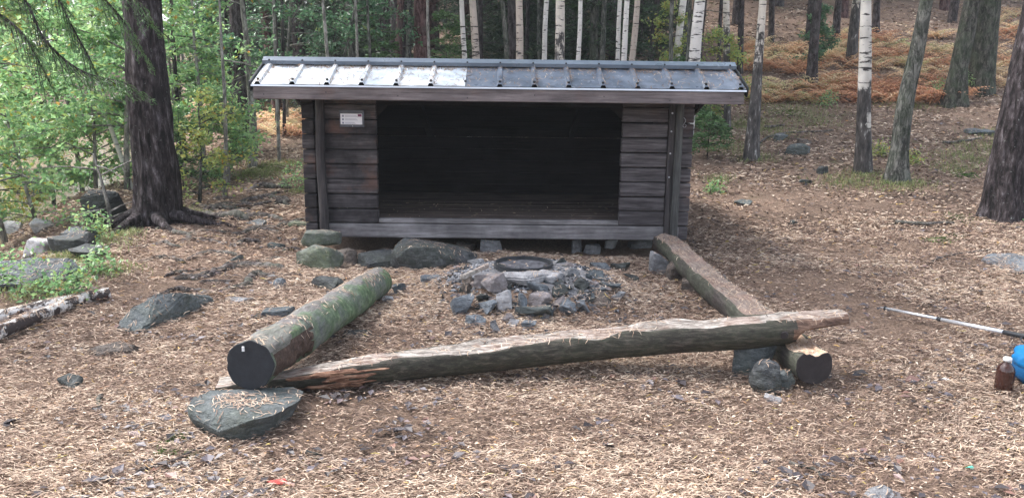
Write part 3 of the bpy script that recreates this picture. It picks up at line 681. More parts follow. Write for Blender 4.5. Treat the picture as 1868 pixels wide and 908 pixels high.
for u, v, a, b, mt, lb in [
 (598, 533, 80, 26, 'rock_dark', 'dark overhanging rock just left of the mossy log'), (612, 541, 34, 14, 'rock_blue', 'bluish stone tucked under the dark overhanging rock'),
 (502, 582, 66, 24, 'slate', 'slate rock in the litter left of the mossy log middle'), (784, 516, 40, 17, 'rock_blue', 'blue-grey stone between log and hearth'),
 (728, 538, 28, 20, 'slate', 'small slate stone beside the far end of the mossy log'), (708, 552, 26, 12, 'rock_pale', 'whitish chip beside the far end of the mossy log'),
 (508, 526, 24, 18, 'rock_blue', 'round bluish stone above the curved root'), (648, 615, 52, 10, 'rock_dark', 'thin black slab in the shade of the mossy log'),
 (552, 600, 30, 14, 'slate', 'slate lump against the mossy log'), (430, 555, 50, 12, 'rock_grey', 'low grey stone behind the pointed boulder'),
 (1455, 283, 50, 20, 'slate_green', 'greenish stone on the slope behind the two birches'), (1467, 264, 26, 12, 'rock_brown', 'dark brown stone above the greenish one on the slope'),
 (1426, 259, 26, 15, 'slate_green', 'round green-grey stone left of the dark brown slope stone'), (1503, 317, 22, 13, 'rock_dark', 'dark stone left of the patchy birch foot'),
 (1358, 375, 32, 9, 'slate_green', 'flat green-grey stone in litter right of the shelter'), (1473, 337, 26, 10, 'slate_green', 'small mossy green stone on the litter slope'),
 (1448, 410, 16, 8, 'rock_dark', 'tiny dark stone in the middle of the right litter'), (1794, 247, 50, 12, 'slate', 'flat grey slate by the twin trunks slope'),
 (122, 712, 46, 26, 'rock_dark', 'dark angular stone in the lower left litter'), (500, 455, 36, 14, 'slate_green', 'mossy stone on the path left of the shelter'),
 (420, 480, 40, 18, 'slate_green', 'greenish stone among the roots on the path'), (545, 415, 46, 14, 'rock_moss', 'flat mossy stone beside the left shelter wall'),
 (455, 412, 50, 14, 'slate', 'grey slate among the far roots'), (572, 838, 34, 18, 'rock_dark', 'low dark shard before the flat slab')]:
    stone(u, v, a, b, mt, lb, .8)
# supports of the logs
stone(1402, 724, 60, 60, 'rock_dark', 'dark grey stone with whitish top propping the right log', .9, 'stone', 1.0, 12, .15, n=60)
stone(1378, 692, 84, 84, 'slate_green', 'green-black wedge stone under the crossing of the logs', .6, 'stone', .5, 14, .2)
stone(1430, 712, 40, 34, 'slate_green', 'small grey-green stone under the near end of the right log', .8)
stone(1412, 735, 30, 16, 'rock_pale', 'pale chip at the foot of the whitish-topped stone')
stone(1206, 500, 46, 42, 'rock_grey', 'grey block propping the far end of the right log', .8, 'stone', .4, 5)
stone(1235, 515, 36, 36, 'rock_brown', 'brown stone beneath the right log next to the grey block', .9)
stone(1262, 534, 36, 26, 'rock_brown', 'reddish brown stone beneath the middle of the right log', .9)
# shore rocks
for u, v, a, b, mt, lb in [
 (192, 412, 108, 66, 'rock_dark', 'large dark block of rock left of the big pine'), (55, 400, 84, 84, 'rock_dark', 'tall rock in the water behind the leaves'),
 (115, 468, 80, 40, 'rock_dark', 'broken grey rock on the shore below the dark block'), (150, 478, 60, 26, 'rock_dark', 'small dark shore rock under the grass'),
 (40, 528, 150, 62, 'slate', 'rounded slate boulder at the left picture edge'), (100, 514, 90, 26, 'rock_grey', 'flat grey rock above the birch logs'),
 (20, 430, 60, 26, 'rock_pale', 'pale rock at the waterline'), (75, 425, 50, 24, 'rock_pale', 'whitish wet rock in the shallows'), (60, 470, 54, 30, 'rock_pale', 'pale broken rock between the grey shore rocks'), (135, 448, 60, 34, 'slate', 'slate shore rock right under the dark block')]:
    stone(u, v, a, b, mt, lb, 1.0, 'boulder', .5)

# fire ring: a low iron hoop set in the ash
pc = hit(955, 497); RR = .235
th = np.linspace(0, 2 * np.pi, 49)
def ring(r0, r1, z0, z1, n=48, c=(0, 0)):
    V = []
    for r_, z in ((r0, z0), (r1, z0), (r1, z1), (r0, z1)):
        a = np.linspace(0, 2 * np.pi, n, endpoint=False); V.append(np.stack([c[0] + r_ * np.cos(a), c[1] + r_ * np.sin(a), np.full(n, z)], 1))
    F = []
    for k in range(4):
        k2 = (k + 1) % 4
        F += [(k * n + j, k * n + (j + 1) % n, k2 * n + (j + 1) % n, k2 * n + j) for j in range(n)]
    return (np.vstack(V), F)
rc = (pc.x, pc.y + .13); rz = gz(*rc) - .008
fr = empty('fire_ring', (rc[0], rc[1], rz), 'round dark iron fire ring sunk in ash among the hearth stones', 'fire ring')
obj('hoop', [ring(RR - .008, RR, rz - .05, rz + .055, c=rc), ring(RR - .010, RR + .004, rz + .048, rz + .058, c=rc)], M['iron'], fr, smooth=False)
obj('pan', [ring(.0, RR - .013, rz - .01, rz + .028, c=rc)], m_plain('sooty_ash', (.085, .085, .095), .95, .1, 0, .6, 22, .6), fr)
ga = np.linspace(0, 2 * np.pi, 72, endpoint=False); gr = np.linspace(0, 1, 26)
rm = .62 + .13 * n3(np.cos(ga) * 2, np.sin(ga) * 2, 0, 5) + .06 * n3(np.cos(ga) * 7, np.sin(ga) * 7, 0, 6)
ax_ = rc[0] - .02 + np.outer(gr, rm * np.cos(ga) * 1.05); ay_ = rc[1] - .12 + np.outer(gr, rm * np.sin(ga) * .85)
az_ = G(ax_, ay_) + .018 * (1 - gr[:, None] ** 3) - .012 * gr[:, None] ** 4 + .012 * fbm(ax_ * 9, ay_ * 9, 0, 4, 15) * (1 - gr[:, None] ** 4)
dr_ = np.hypot(ax_ - rc[0], ay_ - rc[1]); az_ -= .07 * sst(RR + .01, RR - .04, dr_)
ia = np.arange(25)[:, None] * 72; ja = np.arange(72)[None]; jb = (ja + 1) % 72
obj('ash_bed', [(np.stack([ax_, ay_, az_], -1).reshape(-1, 3), np.stack([ia + ja, ia + 72 + ja, ia + 72 + jb, ia + jb], -1).reshape(-1, 4))], m_rock('ash_and_soot', [(.3, (.055, .055, .062)), (.48, (.24, .236, .245)), (.66, (.45, .44, .45))], 0, .95, .1, 2.2), smooth=True, kind='stuff', label='grey bed of ash and soot around the fire ring', cat='ash')
# whitish billet lying on the hearth
b0, b1 = atz(842, 510, rz + .05), atz(888, 488, rz + .09)
obj('split_billet', [hull([tuple(q + Vector(o_)) for q in (b0, b1) for o_ in ((.02, 0, .0), (-.02, 0, 0), (.015, 0, .03), (-.015, .01, .03))], .003, .002)], M['split'], loc=b0, label='whitish split firewood billet leaning on the left of the hearth', cat='firewood')
# charcoal and ash bits
rg = np.random.default_rng(3); n = 5200
a, r_ = rg.uniform(0, 6.283, n), np.abs(rg.normal(0, .55, n))
cx_, cy_ = PIT[0] + r_ * np.cos(a) * 1.2 - .05, PIT[1] + r_ * np.sin(a) * .85
ok_ = np.hypot(cx_ - rc[0], cy_ - rc[1]) > RR + .01; cx_, cy_ = cx_[ok_], cy_[ok_]; n = len(cx_)
s_ = rg.uniform(.006, .024, n)
oct_ = np.array([(1, 0, 0), (-.8, .3, 0), (0, 1, 0), (.1, -.9, 0), (0, 0, .7), (0, .1, -.6)])
rt = rg.uniform(0, 6.28, n); cc, ss = np.cos(rt)[:, None], np.sin(rt)[:, None]
pv = np.stack([oct_[None, :, 0] * cc - oct_[None, :, 1] * ss, oct_[None, :, 0] * ss + oct_[None, :, 1] * cc, np.repeat(oct_[None, :, 2], n, 0)], -1) * rg.uniform(.6, 1.2, (n, 6, 1))
Vc = pv * s_[:, None, None] + np.stack([cx_, cy_, G(cx_, cy_) + s_ * .3], -1)[:, None]
fo = np.array([(0, 2, 4), (2, 1, 4), (1, 3, 4), (3, 0, 4), (2, 0, 5), (1, 2, 5), (3, 1, 5), (0, 3, 5)])
rr = np.clip(rg.beta(1.2, 1.2, n), 0, 1)
obj('charcoal_and_ash', [(Vc.reshape(-1, 3), (np.arange(n)[:, None, None] * 6 + fo[None]).reshape(-1, 3), 0, np.repeat(rr, 8))], M['coal'], kind='stuff', label='loose ash, charcoal and gravel around the fire ring', cat='ash')

# ------------------------------------------------------------------ logs
ZSIDE = -1
def log_mesh(pts, radii, n=28, k=70, flat=None, seed=1, amp=.05, under=None, flatfn=None, knots=0, zones=False, oz=None):
    P = resample(pts, k); R = np.interp(np.linspace(0, 1, k), np.linspace(0, 1, len(radii)), radii)
    P, T, A, B = frames(P); th_ = np.linspace(0, 2 * np.pi, n, endpoint=False); t = np.linspace(0, 1, k)
    rr_ = R[:, None] * (1 + amp * fbm(np.cos(th_)[None] * 1.3, np.sin(th_)[None] * 1.3, t[:, None] * 8, 3, seed) + amp * .5 * n3(th_[None] * 3, t[:, None] * 30, 0, seed + 5))
    a_, b_ = rr_ * np.cos(th_)[None], rr_ * np.sin(th_)[None]
    cut = np.zeros((k, n), int)
    if zones:
        up = np.sin(th_)[None] * -1; side = np.cos(th_)[None]
        zt = b_ / R[:, None]; zx = a_ / R[:, None]
        cut = np.where(zt + .5 * fbm(a_ * 9, t[:, None] * 14, 0, 3, 70) - .7 * zx * ZSIDE + .9 * sst(.28, .05, t[:, None]) > .62, 1, cut)
        rot = (t[:, None] < .24 + .05 * n3(a_ * 20, t[:, None] * 8, 0, 5)) & (t[:, None] > .012) & (zx * ZSIDE > .45) & (zt < .55)
        cut = np.where(rot, 2, cut); f_ = np.where(rot, .86 + .10 * fbm(a_ * 30, t[:, None] * 60, b_ * 30, 3, 12), 1); a_ = a_ * f_; b_ = b_ * f_
    if flat is not None:
        fl = (flatfn(t) if flatfn else np.full(k, flat))[:, None] * R[:, None] + .16 * R[:, None] * n3(a_ * 14, t[:, None] * 22, 0, seed + 9) * np.minimum(np.abs(a_) / R[:, None] * 1.6, 1) + .06 * R[:, None] * n3(a_ * 70, t[:, None] * 14, 0, seed + 19) + .05 * R[:, None] * n3(a_ * 90, t[:, None] * 30, 0, seed + 2)
        cut = (b_ > fl).astype(int); b_ = np.minimum(b_, fl)
    if under:
        t0, h = under; m_ = sst(t0, t0 + .02, t)[:, None]
        lim = -R[:, None] * (1.2 * (1 - m_) + h * m_) + .05 * R[:, None] * n3(a_ * 40, t[:, None] * 20, 0, 4)
        cut = np.where((t[:, None] > t0 + .01 * n3(b_ * 60, t[:, None] * 9, 0, 2)) & (cut == 0), 2, cut); b_ = np.maximum(b_, lim)
    V = P[:, None] + A[:, None] * a_[..., None] + B[:, None] * b_[..., None]
    i = np.arange(k - 1)[:, None] * n; j = np.arange(n)[None]; j2 = (j + 1) % n
    F = np.stack([i + j, i + j2, i + n + j2, i + n + j], -1).reshape(-1, 4)
    c = cut[:-1]; c2 = np.minimum(np.minimum(cut[:-1], cut[1:]), np.minimum(np.roll(cut, -1, 1)[:-1], np.roll(cut, -1, 1)[1:]))
    c2 = np.where((cut[:-1] == 2) & (np.roll(cut, -1, 1)[:-1] == 2), 2, c2)
    if oz is not None: c2 = np.where((c2 == 1) & (t[:-1, None] < oz + .04 * n3(a_[:-1] * 30, t[:-1, None] * 20, 0, 6)), 3, c2)
    return V, F, c2.reshape(-1), P, T, R, t
def end_disc(V, P, T, which, push=.004):
    ringv = V[which]; c = ringv.mean(0); d = T[which] * (push if which else -push)
    n = len(ringv); rings = [ringv + d * .2]
    for q in (.97, .6, .25): rings.append(c + (ringv - c) * q + d)
    W = np.vstack(rings + [c[None] + d]); F = []
    for r_ in range(3): F += [(r_ * n + j, r_ * n + (j + 1) % n, (r_ + 1) * n + (j + 1) % n, (r_ + 1) * n + j) for j in range(n)]
    F += [(3 * n + j, 3 * n + (j + 1) % n, 4 * n) for j in range(n)]
    return (W, F)
def make_log(name, label, pts, radii, mats, cutm=('cut', 'cut'), cat='log', **kw):
    V, F, mi, P, T, R, t = log_mesh(pts, radii, **kw)
    root = empty(name, pts[0], label, cat)
    o = obj('trunk', [(V.reshape(-1, 3), F, mi)], [M[q] for q in mats], root, smooth=True)
    if cutm[0]: e = obj('cut_end', [end_disc(V, P, T, 0)], M[cutm[0]], root)
    if cutm[1]: e2 = obj('cut_end', [end_disc(V, P, T, -1)], M[cutm[1]], root)
    solid.append(o); return root, V, P, T, R
# mossy log
A0 = atz(457, 666, .285); A1 = atz(690, 514, gz(*atz(690, 514, .1)[:2]) + .12)
lg1, V1, P1, T1, R1 = make_log('mossy_log', 'thick mossy green bench log with a black sawn end, left of the hearth', [A0, A0.lerp(A1, .5), A1], [.124, .128, .122, .115], ['log_moss', 'log_top', 'rot_wood'], ('cut', 'cut_brown'), n=44, k=110, seed=3, amp=.06, zones=True)
wm = atz(447, 634, .36); e_ = [c for c in lg1.children if c.name.startswith('cut_end')][0]
qc = V1[0].mean(0) + np.array([-.030, 0, .088]) - T1[0] * .006
obj('white_mark', [box(qc[0] - .005, qc[0] + .007, qc[1] - .003, qc[1] + .003, qc[2] - .012, qc[2] + .012, 0)], M['white'], e_)
# front log
B0 = atz(398, 702, .07); B1 = atz(600, 677, .125); B2 = atz(900, 643, .17); B3 = atz(1200, 613, .24); B4 = atz(1430, 597, .31); B5 = atz(1536, 583, .35)
lg2, V2, P2, T2, R2 = make_log('front_log', 'long pale-topped log lying across the front, its right end over another log', [B0, B1, B2, B3, B4, B5], [.062, .088, .104, .108, .110, .106, .086], ['log_grey', 'split', 'red_dark'], ('rot_wood', 'split'),
    flat=.35, flatfn=lambda t: np.interp(t, [0, .12, .25, .6, .85, .9, 1], [.25, .25, .45, .50, .62, .66, .70]), n=44, k=150, seed=8, amp=.045, under=(.905, -.05))
# torn red patch along the left underside of the front log
k0, k1 = 14, 40
cc_ = []
pr = np.random.default_rng(9)
for s in range(16):
    ka = pr.integers(k0, k1 - 10); kb = ka + pr.integers(5, 13); kb = min(kb, k1 + 2)
    ph = pr.uniform(-1.1, .25)
    pa = []
    for kk in range(ka, kb):
        a_ = np.cross(np.array([0, 0, 1.]), T2[kk]); a_ /= np.linalg.norm(a_); b_ = np.cross(T2[kk], a_)
        pa.append(P2[kk] + (-a_ * math.cos(ph) + b_ * math.sin(ph)) * R2[kk] * (1.0 + .05 * math.sin(kk + s)) * (1 if a_[1] > 0 else -1) * (1 if True else 1))
    if len(pa) > 2: cc_.append(tube(pa, np.r_[.002, np.full(len(pa) - 2, pr.uniform(.006, .013)), .002], 6))
obj('torn_splinters', cc_, M['red_wood'], lg2, smooth=False, label='torn reddish splinters on the left part')
kn = P2[133] + np.array([0, -R2[133] * .85, -.01])
obj('knot', [tube([kn, kn + np.array([-.004, -.022, -.003])], [.03, .022], 12)], M['cut_brown'], lg2)
# right log
C0 = atz(1486, 668, .155); C1 = atz(1300, 520, .15); C2 = atz(1212, 437, .20)
lg3, V3, P3, T3, R3 = make_log('right_log', 'flat-topped log bench running from the shelter corner to the right front', [C0, C0.lerp(C1, .5), C1, C2], [.105, .122, .124, .118, .11], ['log_dark', 'split_y', 'log_dark', 'split_o'], ('cut_brown', 'rot_wood'), oz=.17,
    flat=.35, flatfn=lambda t: np.interp(t, [0, .06, .2, 1], [.62, .6, .52, .5]), n=36, k=110, seed=15, amp=.05)
# birch logs at the left edge
def bl(u0, v0, u1, v1, r, lab):
    p0, p1 = atz(u0, v0, gz(*atz(u0, v0, .05)[:2]) + r * .9), atz(u1, v1, gz(*atz(u1, v1, .05)[:2]) + r * .9)
    return make_log('birch_log', lab, [p0, p0.lerp(p1, .5) + Vector((0, 0, .01)), p1], [r, r * .95, r * .8], ['birch_lying'], ('cut_brown', 'red_wood'), n=18, k=40, seed=int(u0 + 50), amp=.05)
mb = MT('fallen_birch_bark', .65, .3)
c_ = mb.mix(mb.ramp(mb.noise(9, mb.vec((1.2, .8, 1)), detail=5, rough=.65), [(.46, 0), (.52, 1)]), (.66, .63, .60), (.05, .038, .036))
c_ = mb.mix(mb.ramp(mb.noise(3, detail=3), [(.58, 0), (.63, .9)]), c_, (.19, .06, .045)); mb.col(c_); mb.bump(mb.noise(20, detail=4), .6, .01); M['birch_lying'] = mb.m
bl(-70, 595, 200, 534, .052, 'upper fallen birch log with peeling white bark at the left edge')
bl(-70, 636, 148, 546, .050, 'lower fallen birch log with red-brown patches at the left edge')

# ------------------------------------------------------------------ exposed roots, sticks
def ground_path(px, lift, k=24, wob=.02, seed=0):
    P = resample([hit(u, v) for u, v in px], k)
    P[:, 0] += wob * n3(np.arange(k) * .6, seed, 0, 1); P[:, 1] += wob * n3(np.arange(k) * .6, seed, 0, 2)
    P[:, 2] = G(P[:, 0], P[:, 1]) + lift
    return P
ROOTS = [([(400, 535), (440, 525), (470, 505), (495, 508)], .028, 'curved dark root arching beside the round bluish stone'),
 ([(270, 545), (330, 528), (400, 536)], .016, 'thin root leaving the pointed boulder'),
 ([(365, 392), (400, 400), (455, 402)], .05, 'thick mossy root crossing the path by the pine'),
 ([(430, 400), (490, 398), (520, 405)], .03, 'grey root right of the thick mossy one'),
 ([(440, 372), (480, 362), (530, 368)], .035, 'bent root on the upper path'), ([(450, 350), (490, 340), (535, 344)], .03, 'long pale root at the far end of the path'),
 ([(420, 430), (470, 420), (520, 425)], .022, 'knotty root in the middle of the path'), ([(480, 418), (530, 410), (556, 402)], .028, 'root running towards the shelter corner'),
 ([(330, 440), (370, 425), (420, 428)], .02, 'root below the big pine, left half of the path'), ([(340, 475), (390, 462), (440, 468)], .022, 'root just above the greenish path stone'),
 ([(380, 505), (420, 490), (470, 488), (520, 492)], .03, 'wide root hump with mossy side'), ([(230, 455), (290, 447), (330, 452)], .018, 'pale root in front of the big pine'),
 ([(420, 450), (450, 440), (480, 445)], .02, 'short root stub on the path'), ([(455, 585), (485, 575), (520, 570)], .014, 'thin root above the slate rock'),
 ([(500, 465), (535, 455), (556, 462)], .018, 'root ending at the mossy footing stones'), ([(250, 480), (300, 470), (340, 480)], .016, 'slim root below the pine on the litter'),
 ([(350, 372), (400, 378), (440, 384)], .022, 'root creeping from the pine foot to the right')]
for px, r_, lab in ROOTS:
    P = ground_path(px, r_ * .35, seed=len(lab))
    r_ *= 1.6; k = len(P); R_ = r_ * np.sin(np.linspace(.25, 2.9, k)) ** .5
    P[0, 2] -= r_; P[-1, 2] -= r_
    o = obj('exposed_root', [tube(P, R_, 10, lambda r, t, th, P_: r * (1 + .25 * n3(np.cos(th), np.sin(th), t * 8, 2)))], M['root'], loc=P[k // 2], smooth=True, label=lab, cat='root', group='roots crossing the path')
rq = np.random.default_rng(81)
for q in range(26):
    u, v = rq.uniform(310, 520), rq.uniform(345, 515); l = rq.uniform(20, 55) * (.6 + (v - 340) / 350); sl = rq.normal(-.12, .16)
    P = ground_path([(u - l, v - sl * l), (u, v + rq.uniform(-5, 3)), (u + l, v + sl * l)], .006, 14, .03, q); r_ = rq.uniform(.018, .045)
    P[0, 2] -= r_; P[-1, 2] -= r_
    obj('exposed_root', [tube(P, r_ * np.sin(np.linspace(.3, 2.9, 14)) ** .5, 8, lambda r, t, th, P_: r * (1 + .35 * n3(np.cos(th) * 2, np.sin(th) * 2, t * 6, 2)))], M['root'], loc=P[7], smooth=True, label='gnarled grey root on the path left of the shelter', cat='root', group='gnarled roots on the path')
STICKS = [([(1385, 265), (1410, 250), (1470, 243), (1520, 240)], .022, 'long fallen branch on the slope above the stones'), ([(1395, 236), (1430, 232)], .03, 'short dark stick of wood on the slope'),
 ([(1720, 263), (1760, 260), (1790, 255)], .025, 'dark branch left of the right pine on the slope'), ([(1630, 410), (1680, 413), (1740, 412)], .028, 'curved brown branch in front of the greenish slab'),
 ([(1330, 410), (1400, 425), (1440, 440)], .008, 'thin bent twig on the right litter'), ([(1700, 480), (1760, 465), (1810, 460)], .012, 'twig reaching the blue-grey rock'),
 ([(1645, 718), (1690, 712), (1740, 695)], .006, 'thin twig below the walking pole'), ([(250, 870), (310, 850), (370, 822)], .010, 'dark forked twig below the flat slab'),
 ([(455, 845), (470, 870), (460, 890)], .008, 'short dark twig in the bottom left litter'), ([(530, 848), (600, 850), (660, 885)], .006, 'thin brown twig at the bottom'),
 ([(1620, 628), (1700, 640), (1760, 650)], .006, 'fine twig between walking pole and right log'), ([(1440, 850), (1480, 860), (1500, 880)], .010, 'dark twig near the bottom right stone'),
 ([(180, 730), (182, 750)], .014, 'orange-brown cone scale stuck in the left litter'), ([(1120, 790), (1170, 800), (1230, 795)], .006, 'pale twig in the foreground litter')]
for px, r_, lab in STICKS:
    P = ground_path(px, r_ * 1.0 + .01, 12, .012, len(lab))
    o = obj('fallen_branch', [tube(P, np.linspace(r_, r_ * .5, 12), 7)], M['root'] if r_ > .007 else M['spruce_red'], loc=P[0], smooth=True, label=lab, cat='branch', group='fallen branches on the forest floor')

# ------------------------------------------------------------------ walking pole, bag, bottle, scraps
q0, q1 = atz(1606, 560, gz(*atz(1606, 560, .05)[:2]) + .03), atz(1838, 607, gz(*atz(1838, 607, .05)[:2]) + .12)
pole = empty('walking_pole', q0, 'silver walking pole lying on the needles, black grip by the blue bag', 'walking pole')
ql = lambda t: q0.lerp(q1, t)
obj('shaft', [tube([ql(.06), ql(.5)], .0105, 12), tube([ql(.5), ql(.985)], .014, 12)], M['alu'], pole, smooth=True)
obj('clamp', [tube([ql(.49), ql(.51), ql(.53)], [.014, .016, .013], 12)], M['black'], pole, smooth=True)
obj('tip', [tube([ql(0), ql(.06)], [.003, .0075], 8)], M['steel'], pole)
bd = (q1 - q0).normalized(); bc = ql(.045)
obj('basket', [tube([bc - bd * .003, bc + bd * .003], .018, 14)], M['black'], pole)
g1 = q1 + bd * .16
obj('grip', [tube([ql(.965), q1, q1 + bd * .05, q1 + bd * .10, g1], [.013, .018, .016, .019, .016], 12), tube([g1 - bd * .01, g1 + Vector((.012, 0, .02))], [.018, .012], 10)], M['black'], pole, smooth=True)
sp_ = [q1 + bd * .12 + Vector((.05 * math.sin(a), -.04 * (1 - math.cos(a)), -.03 * math.sin(a / 2) ** 2)) for a in np.linspace(0, 6.28, 18)]
obj('wrist_strap', [tube(sp_, .006, 6)], M['black'], pole, smooth=True)
bq = hit(1912, 712)
bag = empty('blue_bag', bq, 'bright blue nylon bag cut by the right picture edge behind the brown bottle', 'bag')
def blob(c, s, seed, n=24, m_=16, pw=.75, wr=.04):
    V = []; 
    for a in np.linspace(-np.pi / 2, np.pi / 2, m_):
        for b in np.linspace(0, 2 * np.pi, n, endpoint=False):
            x, y, z = math.cos(a) * math.cos(b), math.cos(a) * math.sin(b), math.sin(a)
            V.append([math.copysign(abs(x) ** pw, x), math.copysign(abs(y) ** pw, y), math.copysign(abs(z) ** pw, z)])
    V = np.array(V); nn = fbm(*(V.T * 1.7), 3, seed)[:, None]; V = V * (1 + wr * 2 * nn) * np.array(s) + np.array(c)
    F = [(r * n + j, r * n + (j + 1) % n, (r + 1) * n + (j + 1) % n, (r + 1) * n + j) for r in range(m_ - 1) for j in range(n)]
    return (V, F)
obj('bag_body', [blob((bq.x + .10, bq.y + .10, bq.z + .085), (.235, .15, .095), 4)], M['blue2'], bag, smooth=True)
obj('top_flap', [blob((bq.x + .09, bq.y + .09, bq.z + .150), (.225, .15, .070), 6, wr=.09)], M['blue'], bag, smooth=True)
obj('shoulder_strap', [tube(resample([(bq.x + .02, bq.y + .0, bq.z + .20), (bq.x - .10, bq.y - .02, bq.z + .13), (bq.x - .06, bq.y - .05, bq.z + .02)], 12), .010, 6)], M['black'], bag, smooth=True)
bt = hit(1835, 718); bt = Vector((bt.x, bt.y + .03, gz(bt.x, bt.y + .03)))
bo = empty('brown_bottle', bt, 'small dark brown bottle with white cap standing by the blue bag', 'bottle')
s = mpx(bt) * 1.0
H = 66 * s
obj('bottle_body', [tube([bt + Vector((0, 0, z * H)) for z in (.0, .02, .3, .62, .72, .80, .86, .92)], [q * s for q in (13, 15, 15.5, 15, 13.5, 9, 6, 5.6)], 20)], M['bottle'], bo, smooth=True)
obj('cap', [tube([bt + Vector((0, 0, z * H)) for z in (.90, .905, .985, 1.0)], [q * s for q in (6.5, 7.4, 7.2, 6)], 16)], M['white'], bo, smooth=True)
for (u, v, sz, mt, lab, nm, ct) in [(503, 886, .05, 'red_leaf', 'single red leaf on the litter at the bottom left', 'fallen_leaf', 'leaf'), (1768, 860, .02, 'teal', 'tiny turquoise scrap on the litter bottom right', 'scrap', 'litter'), (1722, 697, .03, 'white', 'small white scrap left of the brown bottle', 'scrap', 'litter')]:
    p = hit(u, v); q = []
    for k in range(9):
        a = k / 9 * 6.283; rr_ = sz * (.6 + .4 * math.cos(a) ** 2) * (1 + .15 * math.sin(3 * a)); q.append((p.x + rr_ * math.cos(a), p.y + .6 * rr_ * math.sin(a), p.z + .022 + .006 * math.sin(2 * a)))
    V = np.array(q + [(p.x, p.y, p.z + .03)] + [(x, y, z - .002) for x, y, z in q] + [(p.x, p.y, p.z + .026)])
    F = [(k, (k + 1) % 9, 9) for k in range(9)] + [((k + 1) % 9 + 10, k + 10, 19) for k in range(9)] + [(k, k + 10, (k + 1) % 9 + 10, (k + 1) % 9) for k in range(9)]
    obj(nm, [(V, F)], M[mt], loc=p, label=lab, cat=ct)

# ------------------------------------------------------------------ trees
def trunk_chunk(P, R, n, seed, amp=.06, flare=.35, fl_h=.35, rough=.0):
    z0 = P[0][2]
    def fn(r, t, th, Pp):
        hgt = (Pp[:, 2] - z0)[:, None]
        lobes = .55 + .45 * np.cos(th * 5 + seed) * .6 + .35 * n3(np.cos(th) * 1.5, np.sin(th) * 1.5, seed, 4)
        r = r * (1 + flare * np.exp(-np.maximum(hgt, 0) / fl_h) * np.maximum(lobes, .05) * 1.6)
        r = r * (1 + amp * fbm(np.cos(th) * 2.2, np.sin(th) * 2.2, hgt * 1.3, 3, seed))
        if rough: r = r + rough * (1 - 2.2 * np.abs(n3(th * 3.2, hgt * 2.2 + n3(th, hgt * 3, 0, 8), 0, seed + 3)))
        return r
    return tube(P, R, n, fn)
def px_tree(name, label, pts, widths, mat, top=13.0, n=14, k=60, Yd=None, cat='tree', group=None, seed=0, flare=.3, fl_h=.3, amp=.05, rough=.0, crown='high', cscale=1.0, stubs=0, fine=0):
    """pts: pixels from foot upwards; foot on the ground, or Yd gives the distance and the foot is found below the first pixel"""
    if Yd is None:
        b = hit(*pts[0]); Yd = b.y; W = [at(u, v, Yd) for u, v in pts[1:]]; W = [b] + W
    else:
        W = [at(u, v, Yd) for u, v in pts]
        d = (W[0] - W[-1]).normalized(); p = W[0].copy()
        while p.z > gz(p.x, Yd) : p += d * .1
        W = [p] + W; widths = [widths[0]] + list(widths)
    b = Vector((W[0].x, W[0].y, gz(W[0].x, W[0].y))); W[0] = b - (W[1] - W[0]).normalized() * .12
    rs_ = [w_ * mpx(q) / 2 for w_, q in zip(widths, W)]
    dirn = (W[-1] - W[-2]).normalized(); dirn = (dirn + Vector((0, 0, .6))).normalized(); htop = W[-1]; need = top + b.z - htop.z
    if need > 1:
        for f in (.33, .66, 1.0):
            W.append(htop + dirn * need * f); rs_.append(rs_[len(widths) - 1] * (1 - .8 * f))
    L = np.r_[0, np.cumsum([(W[i + 1] - W[i]).length for i in range(len(W) - 1)])]
    vis = 5.5
    t = np.r_[np.linspace(0, min(vis, L[-1]), k), np.linspace(min(vis, L[-1]), L[-1], 10)[1:]] if L[-1] > vis else np.linspace(0, L[-1], k)
    P = resample(W, 200); Lp = np.linspace(0, L[-1], 200)
    P = np.stack([np.interp(t, Lp, P[:, c]) for c in range(3)], 1); R = np.interp(t, L, rs_)
    root = empty(name, b, label, cat, group)
    ch_ = [trunk_chunk(P, R, n, seed, amp, flare, fl_h, rough)]
    rg_ = np.random.default_rng(seed + 77)
    for _ in range(stubs):
        q = rg_.uniform(.15, .95); idx = int(q * (k - 1)); a = rg_.uniform(0, 6.28); ln = rg_.uniform(.25, .9)
        d_ = Vector((math.cos(a), math.sin(a), rg_.uniform(-.2, .45))); s0_ = Vector(P[idx])
        ch_.append(tube(resample([s0_, s0_ + d_ * ln * .5, s0_ + d_ * ln + Vector((0, 0, -.1 * ln))], 6), np.linspace(.012, .003, 6), 5))
    obj('trunk', ch_, M[mat], root, smooth=True)
    if crown: add_crown(root, Vector(P[-1]) - b, crown, cscale, seed)
    return root, P, R
CROWNS = {}
def needle_cloud(rg, C, D, n_per, ln, wd, spread):
    """needle strips around twig points C with directions D"""
    n = len(C) * n_per; Cc = np.repeat(C, n_per, 0) + rg.normal(0, spread, (n, 3)) ; Dd = np.repeat(D, n_per, 0) + rg.normal(0, .55, (n, 3))
    yaw = np.arctan2(Dd[:, 1], Dd[:, 0]); pitch = np.arctan2(Dd[:, 2], np.hypot(Dd[:, 0], Dd[:, 1]))
    return flakes(Cc, rg.uniform(.6, 1.3, n) * ln, rg.uniform(.7, 1.2, n) * wd, yaw, pitch, rg.uniform(-1.2, 1.2, n), rg.uniform(0, .88, n), .1)
